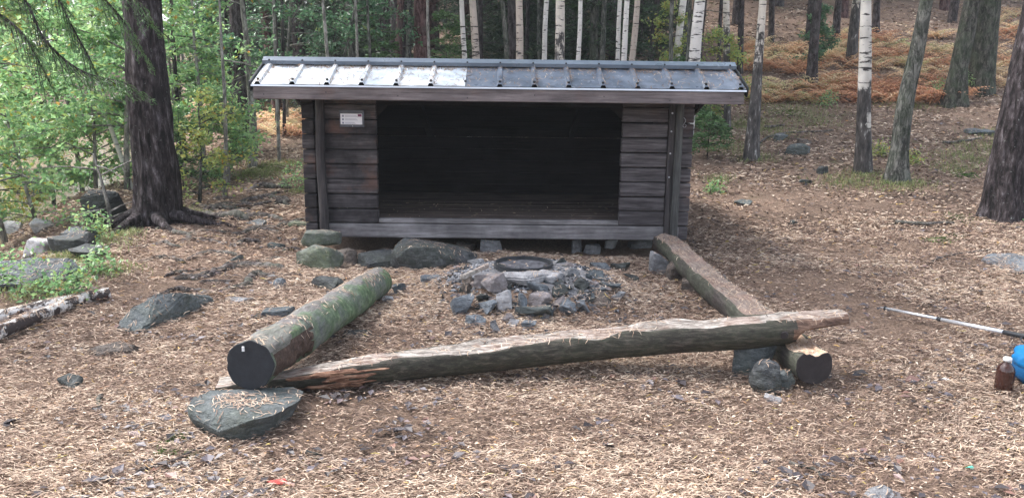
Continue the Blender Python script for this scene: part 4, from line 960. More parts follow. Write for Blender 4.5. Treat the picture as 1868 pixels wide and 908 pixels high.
def crown_mesh(kind):
    if kind in CROWNS: return CROWNS[kind]
    rg = np.random.default_rng(len(CROWNS) + 31)
    if kind == 'high':      # conifer crown seen from far below, hangs from 0 down to -6 m
        C, D = [], []
        for k in range(20):
            z = -6.2 * (k / 20) ** .9; L = .5 + 2.3 * (k / 20) ** .7
            for q in range(6):
                a = rg.uniform(0, 6.28)
                for f in np.linspace(.15, 1, 7):
                    for s in (-1, 0, 1):
                        d = np.array([math.cos(a), math.sin(a), -.25]); sd_ = np.array([-math.sin(a), math.cos(a), 0])
                        C.append(d * f * L + sd_ * s * .28 * (1.2 - f) * L * .6 + np.array([0, 0, z])); D.append(d + sd_ * s * .7)
        me = mesh('needle_crown', [needle_cloud(rg, np.array(C), np.array(D), 3, .42, .075, .07)], [M['needle_leaf']])
    elif kind == 'birch':
        C = rg.normal(0, 1, (420, 3)) * np.array([1.3, 1.3, 2.0]) + np.array([0, 0, -2.6])
        C = np.repeat(C, 9, 0) + rg.normal(0, .16, (420 * 9, 3)); n = len(C)
        me = mesh('leaf_crown', [leaves(C, rg.uniform(.09, .15, n), rg.uniform(.06, .10, n), rg, rg.uniform(0, 1, n))], [M['leaf']])
    CROWNS[kind] = me; return me
def add_crown(root, top, kind, s, seed):
    o = bpy.data.objects.new('crown', crown_mesh(kind)); COL.objects.link(o); o.parent = root; o.location = top; o.scale = (s, s, s); o.rotation_euler = (0, 0, seed * 1.3)
    return o
# large foreground pines
pineL, PL, RL = px_tree('pine_tree', 'very thick furrowed dark pine by the water, left of the shelter', [(283, 412), (286, 350), (276, 230), (266, 120), (258, 0), (250, -120)], [80, 75, 70, 67, 65, 62], 'pine', 15, 72, 150, cat='pine', seed=4, flare=.28, fl_h=.22, amp=.05, rough=.016)
px_tree('pine_tree', 'dark thick pine at the right picture edge with moss at its foot', [(1826, 398), (1836, 330), (1850, 240), (1874, 120), (1900, 0), (1915, -120)], [68, 62, 58, 54, 51, 48], 'pine', 15, 56, 110, cat='pine', seed=9, flare=.35, fl_h=.3, amp=.05, rough=.012)
# surface roots of the left pine as its parts
pb = wloc(pineL)
for a, ln in ((-1.9, .75), (-2.7, .6), (-1.1, .7), (-.4, .9), (2.9, .6), (.3, .7)):
    P = np.array([(pb.x + math.cos(a + .25 * t) * (.2 + ln * t), pb.y + math.sin(a + .25 * t) * (.2 + ln * t), 0) for t in np.linspace(0, 1, 12)])
    P[:, 2] = G(P[:, 0], P[:, 1]) + np.linspace(.16, -.02, 12) ** 1.0
    obj('root', [tube(P, np.linspace(.075, .015, 12), 10, lambda r, t, th, P_: r * (1 + .2 * n3(np.cos(th), np.sin(th), t * 5, 1)))], M['pine'], pineL, smooth=True)
T_ = [
 ('birch_tree', 'slim birch with dark knobbly foot nearest the shelter roof end', [(1370, 290), (1373, 250), (1383, 120), (1392, 0)], [30, 24, 17, 13], 'birch_dark', dict(crown='birch')),
 ('spruce_tree', 'straight dark trunk standing in the orange bracken', [(1479, 162), (1484, 90), (1492, 0)], [22, 18, 15], 'spruce', dict(stubs=6)),
 ('birch_tree', 'speckled black and white birch deep in the bracken', [(1553, 115), (1557, 60), (1563, 0)], [20, 17, 15], 'birch_dark', dict(crown='birch')),
 ('birch_tree', 'patchy white birch with brown bare strip, between bracken and grey leaning trunk', [(1576, 316), (1575, 240), (1578, 120), (1580, 0)], [32, 25, 22, 18], 'birch', dict(crown='birch')),
 ('alder_tree', 'grey-green trunk leaning right, beside the patchy birch', [(1636, 332), (1641, 270), (1652, 185), (1673, 90), (1690, 0)], [42, 31, 29, 26, 22], 'grey_bark', dict(crown='birch', flare=.4)),
 ('spruce_tree', 'left trunk of the twin conifers on the right slope', [(1742, 190), (1750, 120), (1764, 50), (1774, 0)], [40, 31, 29, 26], 'moss_bark', dict(flare=.5)),
 ('spruce_tree', 'right thicker grey-green trunk of the twin conifers on the slope', [(1789, 172), (1792, 120), (1799, 50), (1804, 0)], [46, 43, 41, 40], 'moss_bark', dict(flare=.2)),
 ('spruce_tree', 'wide dark trunk behind the thin pale saplings left of the shelter', [(437, 290), (440, 200), (436, 90), (432, 0)], [38, 33, 31, 29], 'spruce', dict()),
 ('rowan_tree', 'slender pale grey tree touching the left roof end', [(461, 305), (462, 230), (455, 150), (449, 70), (441, 0)], [16, 13, 11, 10, 8], 'pale_bark', dict(crown=None, top=6, stubs=7)),
 ('young_tree', 'thin pale straight sapling left of the wide dark trunk', [(410, 362), (412, 280), (410, 180), (404, 80), (400, 0)], [8, 7, 6.5, 5, 4], 'pale_bark', dict(crown=None, top=5, stubs=5)),
 ('young_tree', 'bent grey sapling beside the straight pale one', [(383, 262), (385, 200), (394, 130), (404, 90), (398, 20)], [8, 7, 6, 5, 4], 'grey_bark', dict(crown=None, top=5, stubs=4)),
 ('young_tree', 'dark thin sapling just right of the big pine', [(327, 330), (325, 220), (318, 110), (312, 0)], [9, 8, 7, 6], 'spruce', dict(crown=None, top=5, stubs=8)),
 ('birch_tree', 'pale birch leaning left over the dark rock by the water', [(240, 345), (222, 290), (196, 215), (178, 150), (170, 60)], [9, 8, 7, 6, 4], 'birch_low', dict(crown=None, top=4)),
 ('birch_tree', 'short white birch stem behind the leaning one', [(220, 300), (214, 230), (205, 160), (190, 60)], [9, 8, 7, 5], 'birch_low', dict(crown=None, top=4)),
 ('young_tree', 'forked pale sapling in front of the dark rock by the pine', [(203, 420), (196, 370), (188, 340), (170, 280)], [8, 6, 5, 3], 'pale_bark', dict(crown=None, top=1.6, stubs=7)),
 ('spruce_tree', 'short dark trunk seen under the left eave', [(507, 240), (506, 180), (504, 90), (500, 0)], [9, 8, 8, 7], 'spruce', dict()),
 ('spruce_tree', 'second dark trunk under the left eave, nearer the wall', [(519, 250), (518, 180), (516, 90), (514, 0)], [7, 6, 6, 5], 'spruce', dict()),
 ('spruce_tree', 'dark trunk between the wide trunk and the bent sapling', [(395, 238), (397, 170), (399, 90), (402, 0)], [12, 11, 10, 9], 'spruce', dict()),
 ('spruce_tree', 'reddish dark trunk on the upper bracken edge', [(1525, 72), (1527, 30), (1530, 0)], [14, 13, 12], 'spruce', dict()),
 ('spruce_tree', 'dark trunk beside two others at the upper bracken edge', [(1475, 78), (1478, 30), (1480, 0)], [13, 12, 11], 'spruce', dict(stubs=4)),
 ('spruce_tree', 'dark trunk just behind the bracken, right of the patchy birch', [(1597, 62), (1598, 30), (1600, 0)], [14, 12, 11], 'spruce', dict()),
]
for q, (nm, lb, pts, wd, mt, kw) in enumerate(T_):
    kw = dict(kw); top = kw.pop('top', 13)
    px_tree(nm, lb, pts, wd, mt, top, 14, 44, cat={'spruce_tree': 'spruce', 'birch_tree': 'birch'}.get(nm, 'tree'), seed=q + 20, cscale=.62, **kw)
B_ = [  # trees whose feet are hidden by the shelter: (u at 110, u at 0, width px, distance, material, label)
 (848, 842, 9, 15, 'birch_low', 'thin white birch left of the tan birch above the roof', 'birch_tree'),
 (869, 862, 13, 14.5, 'birch_tan', 'tan-coloured birch right of the thin white one above the roof', 'birch_tree'),
 (948, 947, 13, 14, 'birch_tan', 'straight tan birch with small dark marks above the roof middle', 'birch_tree'),
 (993, 997, 9, 16, 'birch_low', 'slim pale birch between the straight tan and the dark-footed one', 'birch_tree'),
 (1021, 1022, 17, 13.5, 'birch_dark', 'birch whose lower stem turns black just above the roof', 'birch_tree'),
 (1055, 1059, 8, 15, 'birch_low', 'bright white slim birch right of the dark-footed birch', 'birch_tree'),
 (1127, 1131, 8, 15.5, 'birch_low', 'left one of two close birches above the roof', 'birch_tree'),
 (1138, 1144, 10, 14.5, 'birch_low', 'right brighter one of two close birches above the roof', 'birch_tree'),
 (1153, 1163, 11, 15, 'birch_tan', 'grey-tan birch leaning right next to the close pair', 'birch_tree'),
 (1224, 1226, 8, 14, 'grey_bark', 'smooth grey-green stem left of the leaning white birch', 'alder_tree'),
 (1233, 1247, 13, 15.5, 'birch_low', 'white birch leaning right behind the broad one', 'birch_tree'),
 (1254, 1259, 7, 14, 'grey_bark', 'thin grey stem between two white birches', 'alder_tree'),
 (1267, 1277, 20, 13.5, 'birch_low', 'broadest white birch above the right part of the roof', 'birch_tree'),
 (1326, 1325, 12, 15, 'birch_dark', 'birch with black foot over the right roof end', 'birch_tree'),
 (925, 916, 8, 15, 'grey_bark', 'crooked grey stem left of the straight tan birch', 'alder_tree'),
 (1083, 1086, 16, 18, 'moss_bark', 'greenish grey stem left of the dark pair above the roof', 'spruce_tree'),
 (1099, 1103, 9, 17, 'grey_bark', 'slim grey-green stem next to the greenish thick one', 'alder_tree'),
 (1117, 1117, 14, 20, 'spruce', 'dark trunk behind the two close birches', 'spruce_tree'),
 (985, 985, 10, 19, 'grey_bark', 'grey stem behind the slim pale birch', 'spruce_tree'),
 (877, 876, 9, 18, 'spruce', 'dark trunk right behind the tan birch', 'spruce_tree'),
 (767, 767, 24, 15, 'spruce_red', 'thick reddish-dark pine above the roof left of the white birches', 'pine_tree'),
 (727, 731, 13, 17, 'spruce_red', 'narrower red-brown trunk left of the thick reddish pine', 'pine_tree'),
 (703, 706, 20, 21, 'spruce', 'broad dim trunk left of the red-brown one', 'spruce_tree'),
 (745, 747, 10, 19, 'grey_bark', 'grey stem between the two reddish trunks', 'alder_tree'),
 (783, 780, 5, 14, 'pale_bark', 'thin pale stem hugging the thick reddish pine', 'young_tree'),
 (598, 589, 6, 13, 'pale_bark', 'thin pale leaning stem above the left of the roof', 'young_tree'),
 (652, 648, 5, 13.5, 'pale_bark', 'thin pale upright stem right of the leaning one', 'young_tree'),
 (676, 670, 5, 14, 'grey_bark', 'thin grey stem left of the broad dim trunk', 'young_tree'),
 (503, 499, 6, 14, 'pale_bark', 'thin stem over the left roof corner', 'young_tree'),
 (960, 963, 7, 20, 'spruce', 'dark slim trunk behind the straight tan birch', 'spruce_tree'),
 (1187, 1199, 11, 22, 'spruce', 'dark trunk leaning right between the birch groups', 'spruce_tree'),
 (1350, 1353, 11, 21, 'spruce', 'dark trunk right of the black-footed birch', 'spruce_tree'),
 (1405, 1408, 11, 25, 'spruce', 'dark trunk right behind the slim knobbly-footed birch', 'spruce_tree'),
 (1312, 1316, 7, 19, 'spruce', 'slim dark trunk left of the black-footed birch', 'spruce_tree')]
for q, (u1, u0, wp, yd, mt, lb, nm) in enumerate(B_):
    bir = 'birch' in mt
    px_tree(nm, lb, [(u1, 110), ((u1 + u0) / 2 + (q % 3 - 1) * .8, 55), (u0, 0)], [wp * 1.05, wp, wp * .95], mt, 12 if wp > 7 else 8, 12, 40, Yd=yd, cat={'birch_tree': 'birch', 'pine_tree': 'pine', 'spruce_tree': 'spruce'}.get(nm, 'tree'), group='trees above the shelter roof', seed=q + 60, flare=.1,
            crown=('birch' if bir else 'high') if wp > 7 else None, cscale=.5, stubs=0 if bir else 4)

# deep forest: copies
rg = np.random.default_rng(44)
protos = []
for q, (mt, r0) in enumerate((('spruce', .15), ('spruce', .11), ('grey_bark', .10), ('spruce_red', .14))):
    root = empty('forest_conifer', (0, 0, 0))
    z = np.r_[np.linspace(-.3, 6, 26), np.linspace(6, 14, 8)[1:]]
    P = np.stack([.10 * np.sin(z * .35 + q), .08 * np.cos(z * .3 + q), z], 1)
    ch_ = [trunk_chunk(P, np.interp(z, [0, 6, 14], [r0, r0 * .8, r0 * .2]), 10, q + 3, .06, .25, .3)]
    for _ in range(26):
        h = rg.uniform(1.2, 7); a = rg.uniform(0, 6.28); ln = rg.uniform(.3, 1.2); s0 = Vector((0, 0, h)); d = Vector((math.cos(a), math.sin(a), rg.uniform(-.35, .2)))
        ch_.append(tube(resample([s0, s0 + d * ln * .5, s0 + d * ln + Vector((0, 0, -.12 * ln))], 5), np.linspace(.013, .003, 5), 4))
    obj('trunk', ch_, M[mt], root, smooth=True); add_crown(root, Vector((0, 0, 14)), 'high', (.85, .45, .6, .5)[q], q)
    protos.append(root)
# young spruces with branches to the ground
def spruce_mesh(H, L0, seed, dens=1.0):
    rg = np.random.default_rng(seed); C, D, st = [], [], []
    nz = int(H / .22)
    for k in range(nz):
        z = .25 + (H - .3) * k / nz; L = L0 * (1 - z / H) ** .8 + .08
        for q in range(5):
            a = rg.uniform(0, 6.283); el = rg.uniform(-.15, .35); l = L * rg.uniform(.65, 1.1)
            d = np.array([math.cos(a), math.sin(a), el]); sd_ = np.array([-math.sin(a), math.cos(a), 0])
            st.append(tube([np.array([0, 0, z]) + d * l * f + np.array([0, 0, -.25 * l * f * f]) for f in (0, .5, 1)], [.012, .007, .003], 4))
            for f in np.arange(.12, 1.01, .10 / max(l, .3) * 1.2):
                for s in (-1, 1):
                    tl = (1.05 - f) * l * .5 + .06
                    for g in np.linspace(.1, 1, max(2, int(tl / .09))):
                        C.append(np.array([0, 0, z]) + d * l * f + (sd_ * s + d * .6) * tl * g + np.array([0, 0, -.25 * l * f * f - .06 * g])); D.append(sd_ * s + d * .9)
    C, D = np.array(C), np.array(D)
    return st, needle_cloud(rg, C, D, max(1, int(3 * dens)), .085, .022, .022)
SPR = []
for q, (H, L0) in enumerate(((5.0, 1.5), (3.6, 1.3))):
    root = empty('young_spruce', (0, 0, 0)); st, nd = spruce_mesh(H, L0, 70 + q)
    obj('trunk', [tube([(0, 0, -.2), (0, 0, H * .5), (0, 0, H)], [.05, .03, .006], 8)] + st, M['spruce'], root); obj('needles', [nd], M['needle_leaf'], root); SPR.append(root)
def zone(a): return 'left' if a < -.2 else ('middle' if a < .27 else 'right')
used_p, used_s, cnt = set(), set(), 0
ZL = {'left': 'left of the shelter', 'middle': 'above the roof', 'right': 'on the right hill'}
placed = []
def clearpos(x, y, dmin):
    if any((x - a) ** 2 + (y - b) ** 2 < dmin ** 2 for a, b in placed): return False
    a = x / y
    if a > .25 and y < 30: return False
    if y < 17: return False
    if -.40 < a < -.22 and y < 21: return False
    if x < -5.5 - .42 * max(y - 17, 0) and y < 50: return False
    placed.append((x, y)); return True
tries = 0
while cnt < 105 and tries < 5000:
    tries += 1
    y = rg.uniform(17, 52); x = y * rg.uniform(-.72, .74)
    if not clearpos(x, y, 1.1): continue
    k = int(rg.integers(0, 4)); first = k not in used_p; used_p.add(k)
    o = protos[k] if first else copy_tree(protos[k])
    o.location = (x, y, gz(x, y)); o.rotation_euler = (rg.normal(0, .025), rg.normal(0, .025), rg.uniform(0, 6.28)); s = rg.uniform(.8, 1.3); o.scale = (s, s, s)
    kind = ('dark furrowed', 'slim dark', 'slim grey', 'reddish brown')[k]
    tag(o, '%s conifer deep in the forest %s' % (kind, ZL[zone(x / y)]), 'conifer', '%s forest conifers %s' % (kind, zone(x / y))); cnt += 1
cnt = tries = 0
while cnt < 42 and tries < 5000:
    tries += 1
    y = rg.uniform(27, 44); x = y * rg.uniform(.22, .74)
    if any((x - a) ** 2 + (y - b) ** 2 < 1.2 for a, b in placed): continue
    placed.append((x, y)); k = int(rg.integers(0, 4)); o = copy_tree(protos[k]); s = rg.uniform(.8, 1.25)
    o.location = (x, y, gz(x, y)); o.rotation_euler = (rg.normal(0, .03), rg.normal(0, .03), rg.uniform(0, 6.28)); o.scale = (s, s, s)
    kind = ('dark furrowed', 'slim dark', 'slim grey', 'reddish brown')[k]
    tag(o, '%s conifer deep in the forest %s' % (kind, ZL['right']), 'conifer', '%s forest conifers right' % kind); cnt += 1
cnt = tries = 0
while cnt < 62 and tries < 5000:
    tries += 1
    y = rg.uniform(24, 48) if cnt > 12 else rg.uniform(18, 26); x = y * rg.uniform(-.74, .2 if cnt < 42 else .7)
    if x / y > .2 and y < 30: continue
    if not clearpos(x, y, 1.2): continue
    k = int(rg.integers(0, 2)); first = k not in used_s; used_s.add(k)
    o = SPR[k] if first else copy_tree(SPR[k])
    s = rg.uniform(.9, 1.7); o.location = (x, y, gz(x, y)); o.rotation_euler = (0, 0, rg.uniform(0, 6.28)); o.scale = (s, s, s)
    tag(o, '%s dark young spruce in the forest %s' % (('tall', 'bushy')[k], ZL[zone(x / y)]), 'spruce', '%s young spruces %s' % (('tall', 'bushy')[k], zone(x / y))); cnt += 1
# unseen conifers added behind and beside the viewer to shade the clearing
for q, (x, y) in enumerate([(-3, -5), (1, -6), (4.5, -5.5), (9, -4), (-7, -9), (0, -10), (6, -9), (-1.5, -14), (4, -14)]):
    o = copy_tree(protos[q % 4]); o.location = (x, y, gz(x, y)); o.scale = (1.15, 1.15, 1.15)
    tag(o, 'unseen tall conifer added to shade the clearing', 'conifer', 'unseen conifers added for shade')

# ------------------------------------------------------------------ leafy trees
def leafy(base, H, lean, spread, nbr, per, ls, seed, z0=.25, droop=.25, rt=.03):
    rg = np.random.default_rng(seed); base = np.array(base)
    t = np.linspace(0, 1, 14); P = base + np.stack([lean[0] * t ** 1.4 + .05 * H * .3 * np.sin(t * 5 + seed), lean[1] * t ** 1.4, H * t - .1], 1)
    tr = [tube(P, np.linspace(rt, rt * .25, 14), 8)]; C = []
    for k in range(nbr):
        f = z0 + (1 - z0) * (k + rg.uniform(0, 1)) / nbr; s0 = np.array([np.interp(f, t, P[:, c]) for c in range(3)])
        a = rg.uniform(0, 6.283); l = spread * (1.15 - .6 * f) * rg.uniform(.6, 1.15); d = np.array([math.cos(a), math.sin(a), rg.uniform(.1, .7)])
        g = np.linspace(0, 1, 7)[:, None]; B = s0 + d * l * g + np.array([0, 0, -droop * l]) * g ** 2
        tr.append(tube(B, np.linspace(rt * .35, .003, 7), 5))
        for m_ in range(7):
            g0 = rg.uniform(.25, 1); q = np.array([np.interp(g0, np.linspace(0, 1, 7), B[:, c]) for c in range(3)])
            e = d * .4 + rg.normal(0, .6, 3) * np.array([1, 1, .5]); tl = l * .35 * rg.uniform(.5, 1.2); q1_ = q + e * tl + np.array([0, 0, -.1 * tl])
            tr.append(tube([q, (q + q1_) / 2 + rg.normal(0, .01, 3), q1_], [.004, .003, .002], 4))
            u_ = rg.uniform(0, 1, (per, 1)); C.append(q + (q1_ - q) * u_ + rg.normal(0, .055, (per, 3)))
    C = np.vstack(C); n = len(C)
    hue = np.clip(rg.normal(.45, .25, n), 0, 1) + 0 * n
    return tr, leaves(C, rg.uniform(.8, 1.45, n) * ls, rg.uniform(.45, .8, n) * ls, rg, np.clip(hue, 0, .999))
def put_leafy(name, label, base, H, lean, spread, nbr, per, ls, seed, mat, bark='grey_bark', group=None, cat='tree', **k):
    tr, lf = leafy(base, H, lean, spread, nbr, per, ls, seed, **k)
    root = empty(name, base, label, cat, group)
    obj('trunk', tr, M[bark], root, smooth=True); obj('foliage', [lf], M[mat], root)
    return root
def gb(x, y): return (x, y, gz(x, y))
LF = [  (-6.15, 11.6, 2.4, (0, 0), 1.3, 22, 15, .075, 'leaf', 'dense green bush behind the dark rock, filling the gap to the pine', 'leafy_bush'),
 (-7.2, 12.2, 2.6, (0, 0), 1.4, 22, 15, .08, 'leaf', 'dense bush on the shore behind the low yellow-green one', 'leafy_bush'),
 (-5.5, 13.0, 2.6, (0, 0), 1.3, 22, 15, .075, 'leaf', 'rounded green bush seen just right behind the leaning birch', 'leafy_bush'),
 (-7.0, 9.4, 1.5, (0, 0), .8, 10, 7, .065, 'leaf_yellow', 'loose bright bush over the water between the shore rocks', 'leafy_bush'),
 # x, y, H, lean, spread, branches, leaves per twig, leaf size, material, label
 (-6.3, 9.6, 3.4, (-.3, -.2), 1.4, 15, 9, .075, 'leaf', 'bright green young tree over the shore rocks, left of the pine', 'alder_tree'),
 (-7.9, 11.2, 3.9, (.2, 0), 1.5, 15, 8, .08, 'leaf_yellow', 'taller bright green tree behind the shore rocks', 'alder_tree'),
 (-5.6, 11.5, 4.6, (.2, 0), 1.5, 26, 15, .075, 'leaf', 'green tree directly behind the big pine on its left', 'alder_tree'),
 (-8.6, 12.5, 2.6, (.2, 0), 1.7, 16, 11, .085, 'leaf_yellow', 'yellowish bush at the left edge over the water', 'leafy_bush'),
 (-5.0, 12.6, 3.6, (.1, .1), .85, 16, 12, .07, 'leaf', 'green sapling behind the big pine on its right', 'alder_tree'),
 (-5.4, 15.2, 4.8, (.2, 0), 1.3, 22, 13, .08, 'leaf_dark', 'darker green tree between the pine and the wide dark trunk', 'alder_tree'),
 (-5.75, 9.4, 1.5, (-.2, -.1), .7, 12, 9, .06, 'leaf', 'low green bush around the dark rock left of the pine', 'leafy_bush'),
 (-8.0, 11.2, 1.3, (0, 0), .9, 12, 9, .06, 'leaf_yellow', 'low yellow-green bush leaning over the waterline', 'leafy_bush'),
 (-6.0, 7.9, 1.6, (.2, .1), .7, 10, 6, .06, 'leaf', 'thin leafy twigs rising at the left edge before the water', 'leafy_bush'),
 (-4.25, 10.6, 1.5, (.1, 0), .6, 12, 8, .055, 'leaf_yellow', 'yellow-flecked bush right of the big pine foot', 'leafy_bush'),
 (-4.5, 12.4, 1.4, (.0, 0), .6, 16, 13, .055, 'leaf', 'low green bush on the path side behind the pale sapling', 'leafy_bush'),
 (-8.6, 15.5, 5.5, (0, 0), 2.2, 30, 15, .11, 'leaf', 'large pale green tree on the shore behind the others', 'alder_tree'),
 (-11.5, 17.5, 5.0, (0, 0), 2.5, 30, 15, .12, 'leaf_yellow', 'yellow-green tree far on the left shore', 'alder_tree'),
 (-7.0, 17, 5.6, (0, 0), 2.0, 28, 15, .10, 'leaf', 'fresh green tree beyond the green sapling behind the pine', 'alder_tree'),
 (-5.6, 20, 5.8, (.2, 0), 1.9, 28, 14, .10, 'leaf_dark', 'dark green tree far behind the bent sapling', 'alder_tree'),
 (-3.5, 14.6, 3.9, (1.0, 0), 1.4, 22, 13, .075, 'leaf_dark', 'arching dark green tree over the left roof corner', 'rowan_tree'),
 (3.0, 15.5, 2.4, (0, 0), .7, 14, 10, .06, 'leaf_yellow', 'small yellow-green bush beside the broadest birch', 'leafy_bush'),
 (4.0, 15.2, 1.9, (0, 0), .7, 14, 10, .06, 'leaf_yellow', 'small leafy bush around the black-footed birch', 'leafy_bush'),
 (8.0, 21.5, 1.6, (0, 0), .5, 12, 10, .08, 'leaf_dark', 'pale green sapling at the top edge of the bracken', 'leafy_bush'),
]
for q, (x, y, H, ln_, spr, nb_, per, ls, mt, lb, nm) in enumerate(LF):
    z0 = .55 if nm == 'rowan_tree' else .12 if H < 2.5 else .2
    put_leafy(nm, lb, gb(x, y), H, ln_, spr, int(nb_ * 1.35), int(per * 1.6), ls, 200 + q, mt, 'grey_bark' if q % 2 else 'pale_bark', cat='bush' if 'bush' in nm else 'tree', z0=z0, rt=.02 + H * .006)
# far bank of the lake
rg = np.random.default_rng(8)
far = []
tr, lf = leafy((0, 0, 0), 7.5, (.2, 0), 3.0, 34, 16, .22, 900, z0=.06, rt=.09)
fproto = empty('far_bank_tree', (0, 0, 0)); obj('trunk', tr, M['grey_bark'], fproto, smooth=True); obj('foliage', [lf], M['leaf_yellow'], fproto)
tr, lf = leafy((0, 0, 0), 8.5, (-.3, 0), 2.8, 34, 16, .20, 901, z0=.06, rt=.09)
fproto2 = empty('far_bank_tree', (0, 0, 0)); obj('trunk', tr, M['grey_bark'], fproto2, smooth=True); obj('foliage', [lf], M['leaf'], fproto2)
for q in range(26):
    first = q < 2; pr_ = (fproto, fproto2)[q % 2]; o = pr_ if first else copy_tree(pr_)
    x = -17.5 - q * 1.7 + rg.uniform(-.5, .5); y = 50 + rg.uniform(-1, 5); o.location = gb(x, y); o.rotation_euler = (0, 0, rg.uniform(0, 6.28)); s = rg.uniform(.9, 1.3); o.scale = (s, s, s)
    tag(o, ('yellowing', 'fresh green')[q % 2] + ' leafy tree on the far bank of the lake', 'tree', ('yellowing', 'green')[q % 2] + ' trees on the far bank')

# overhanging conifer at the left edge: trunk outside the frame, boughs inside
hb = gb(-4.6, 5.6)
hang = empty('overhanging_spruce', hb, 'spruce just outside the left edge with dark boughs hanging into the view', 'spruce')
obj('trunk', [tube([(hb[0], hb[1], hb[2] - .2), (hb[0], hb[1], 4), (hb[0], hb[1], 9)], [.17, .13, .04], 14)], M['spruce'], hang, smooth=True)
rg = np.random.default_rng(17)
for bp, Yd in (([(-60, -60), (45, 0), (80, 70), (150, 130), (225, 150)], 6.6), ([(20, -90), (100, -10), (135, 55), (160, 100)], 6.8), ([(60, -100), (160, -30), (215, 25), (240, 60)], 7.0), ([(-90, -20), (-10, 20), (40, 60), (70, 110)], 6.3), ([(120, -90), (200, -50), (245, -5), (265, 20)], 7.2)):
    W = resample([Vector((hb[0], hb[1], 3.2))] + [at(u, v, Yd) for u, v in bp], 40)
    C, D, ch_ = [], [], [tube(W, np.linspace(.02, .004, 40), 6)]
    for k in range(12, 40):
        d = W[min(k + 1, 39)] - W[k - 1]; d /= np.linalg.norm(d)
        for s in (-1, 1):
            sd_ = np.cross(d, [0, 0, 1.]) * s; l = rg.uniform(.12, .38); e = sd_ * .7 + d * .6 + np.array([0, 0, -.45]); q1_ = W[k] + e * l
            ch_.append(tube([W[k], W[k] + e * l * .5, q1_], [.005, .003, .0015], 4))
            for g in np.linspace(.15, 1, int(l / .035)): C.append(W[k] + e * l * g); D.append(e)
    b = obj('bough', ch_, M['spruce'], hang, smooth=True)
    obj('needles', [needle_cloud(rg, np.array(C), np.array(D), 5, .045, .006, .010)], M['needle_young'], b)
# conifer saplings
for q, (u, v, H, L0, lb) in enumerate([(1290, 292, .95, .45, 'light green conifer sapling right beside the shelter wall'), (335, 345, 1.2, .5, 'feathery green conifer sapling at the right foot of the big pine'),
      (1250, 150, 1.6, .7, 'small conifer behind the right roof half'), (700, 120, 2.4, .9, 'light green spruce top above the roof, left of the reddish pines'), (815, 120, 2.6, 1.0, 'green spruce sapling left of the white birches')]):
    if v in (150, 120): p = at(u, 110, 14 + q * .4); p = Vector((p.x, p.y, gz(p.x, p.y)))
    else: p = hit(u, v)
    st, nd = spruce_mesh(H, L0, 300 + q, 1.7)
    root = empty('conifer_sapling', (0, 0, 0), lb, 'sapling'); obj('stem', [tube([(0, 0, -.05), (0, 0, H)], [.012, .003], 6)] + st, M['spruce'], root); obj('needles', [nd], M['needle_young'], root); root.location = p
# ------------------------------------------------------------------ bracken, grass, moss, low plants
def bracken(rg, x, y, n_fr, size, hue):
    VV, FF, RR_, off = [], [], [], 0
    for _ in range(n_fr):
        a = rg.uniform(0, 6.283); L = size * rg.uniform(.6, 1.1); k = 9
        t = np.linspace(.1, 1, k); cx = x + math.cos(a) * L * t * .9; cyy = y + math.sin(a) * L * t * .9; cz_ = gz(x, y) + L * (.95 * t - .62 * t ** 2) + .02
        for s in (-1, 1):
            w_ = L * .42 * (1.05 - t); px, py = -math.sin(a) * s * w_, math.cos(a) * s * w_
            ex, ey = cx + px + math.cos(a) * w_ * .35, cyy + py + math.sin(a) * w_ * .35; ez = cz_ - w_ * .35 + rg.normal(0, .012, k)
            hw = L * .035
            A_ = np.stack([cx - math.cos(a) * hw, cyy - math.sin(a) * hw, cz_], 1); B_2 = np.stack([cx + math.cos(a) * hw, cyy + math.sin(a) * hw, cz_], 1); E_ = np.stack([ex, ey, ez], 1)
            V = np.stack([A_, B_2, E_], 1).reshape(-1, 3); VV.append(V); FF.append(np.arange(off, off + 3 * k).reshape(-1, 3)); off += 3 * k
            RR_.append(np.clip(hue + rg.normal(0, .07, k), 0, .999))
    return np.vstack(VV), np.vstack(FF), np.concatenate(RR_)
def scatter_bracken(rg, n, region, dens):
    VV, FF, RR_, off = [], [], [], 0; c = 0; tries = 0
    while c < n and tries < n * 20:
        tries += 1
        u, v = rg.uniform(region[0], region[1]), rg.uniform(region[2], region[3]); p = hit(u, v)
        if fbm(p.x * .5, p.y * .5, 0, 2, 61) < dens: continue
        hue = float(np.clip(.36 + .5 * n3(p.x * 1.1, p.y * .8, 0, 71) + rg.normal(0, .17), .05, .97))
        V, F, R_ = bracken(rg, p.x, p.y, int(rg.integers(4, 7)), rg.uniform(.4, .75), hue); VV.append(V); FF.append(F + off); RR_.append(R_); off += len(V); c += 1
    return (np.vstack(VV), np.vstack(FF), 0, np.concatenate(RR_))
rg = np.random.default_rng(23)
obj('bracken', [scatter_bracken(rg, 520, (1335, 1770, 62, 190), -.05)], M['fern'], kind='stuff', label='orange and yellow withered bracken covering the hill behind the birches', cat='bracken')
obj('bracken', [scatter_bracken(rg, 60, (1800, 1868, 20, 160), -.3)], M['fern'], kind='stuff', label='sparse yellowing bracken near the top right corner', cat='bracken')
obj('bracken', [scatter_bracken(rg, 70, (465, 560, 200, 250), -.3)], M['fern'], kind='stuff', label='orange and yellow bracken seen under the left eave', cat='bracken')
obj('bracken', [scatter_bracken(rg, 60, (340, 440, 195, 240), -.3)], M['fern'], kind='stuff', label='rusty bracken between the saplings right of the big pine', cat='bracken')
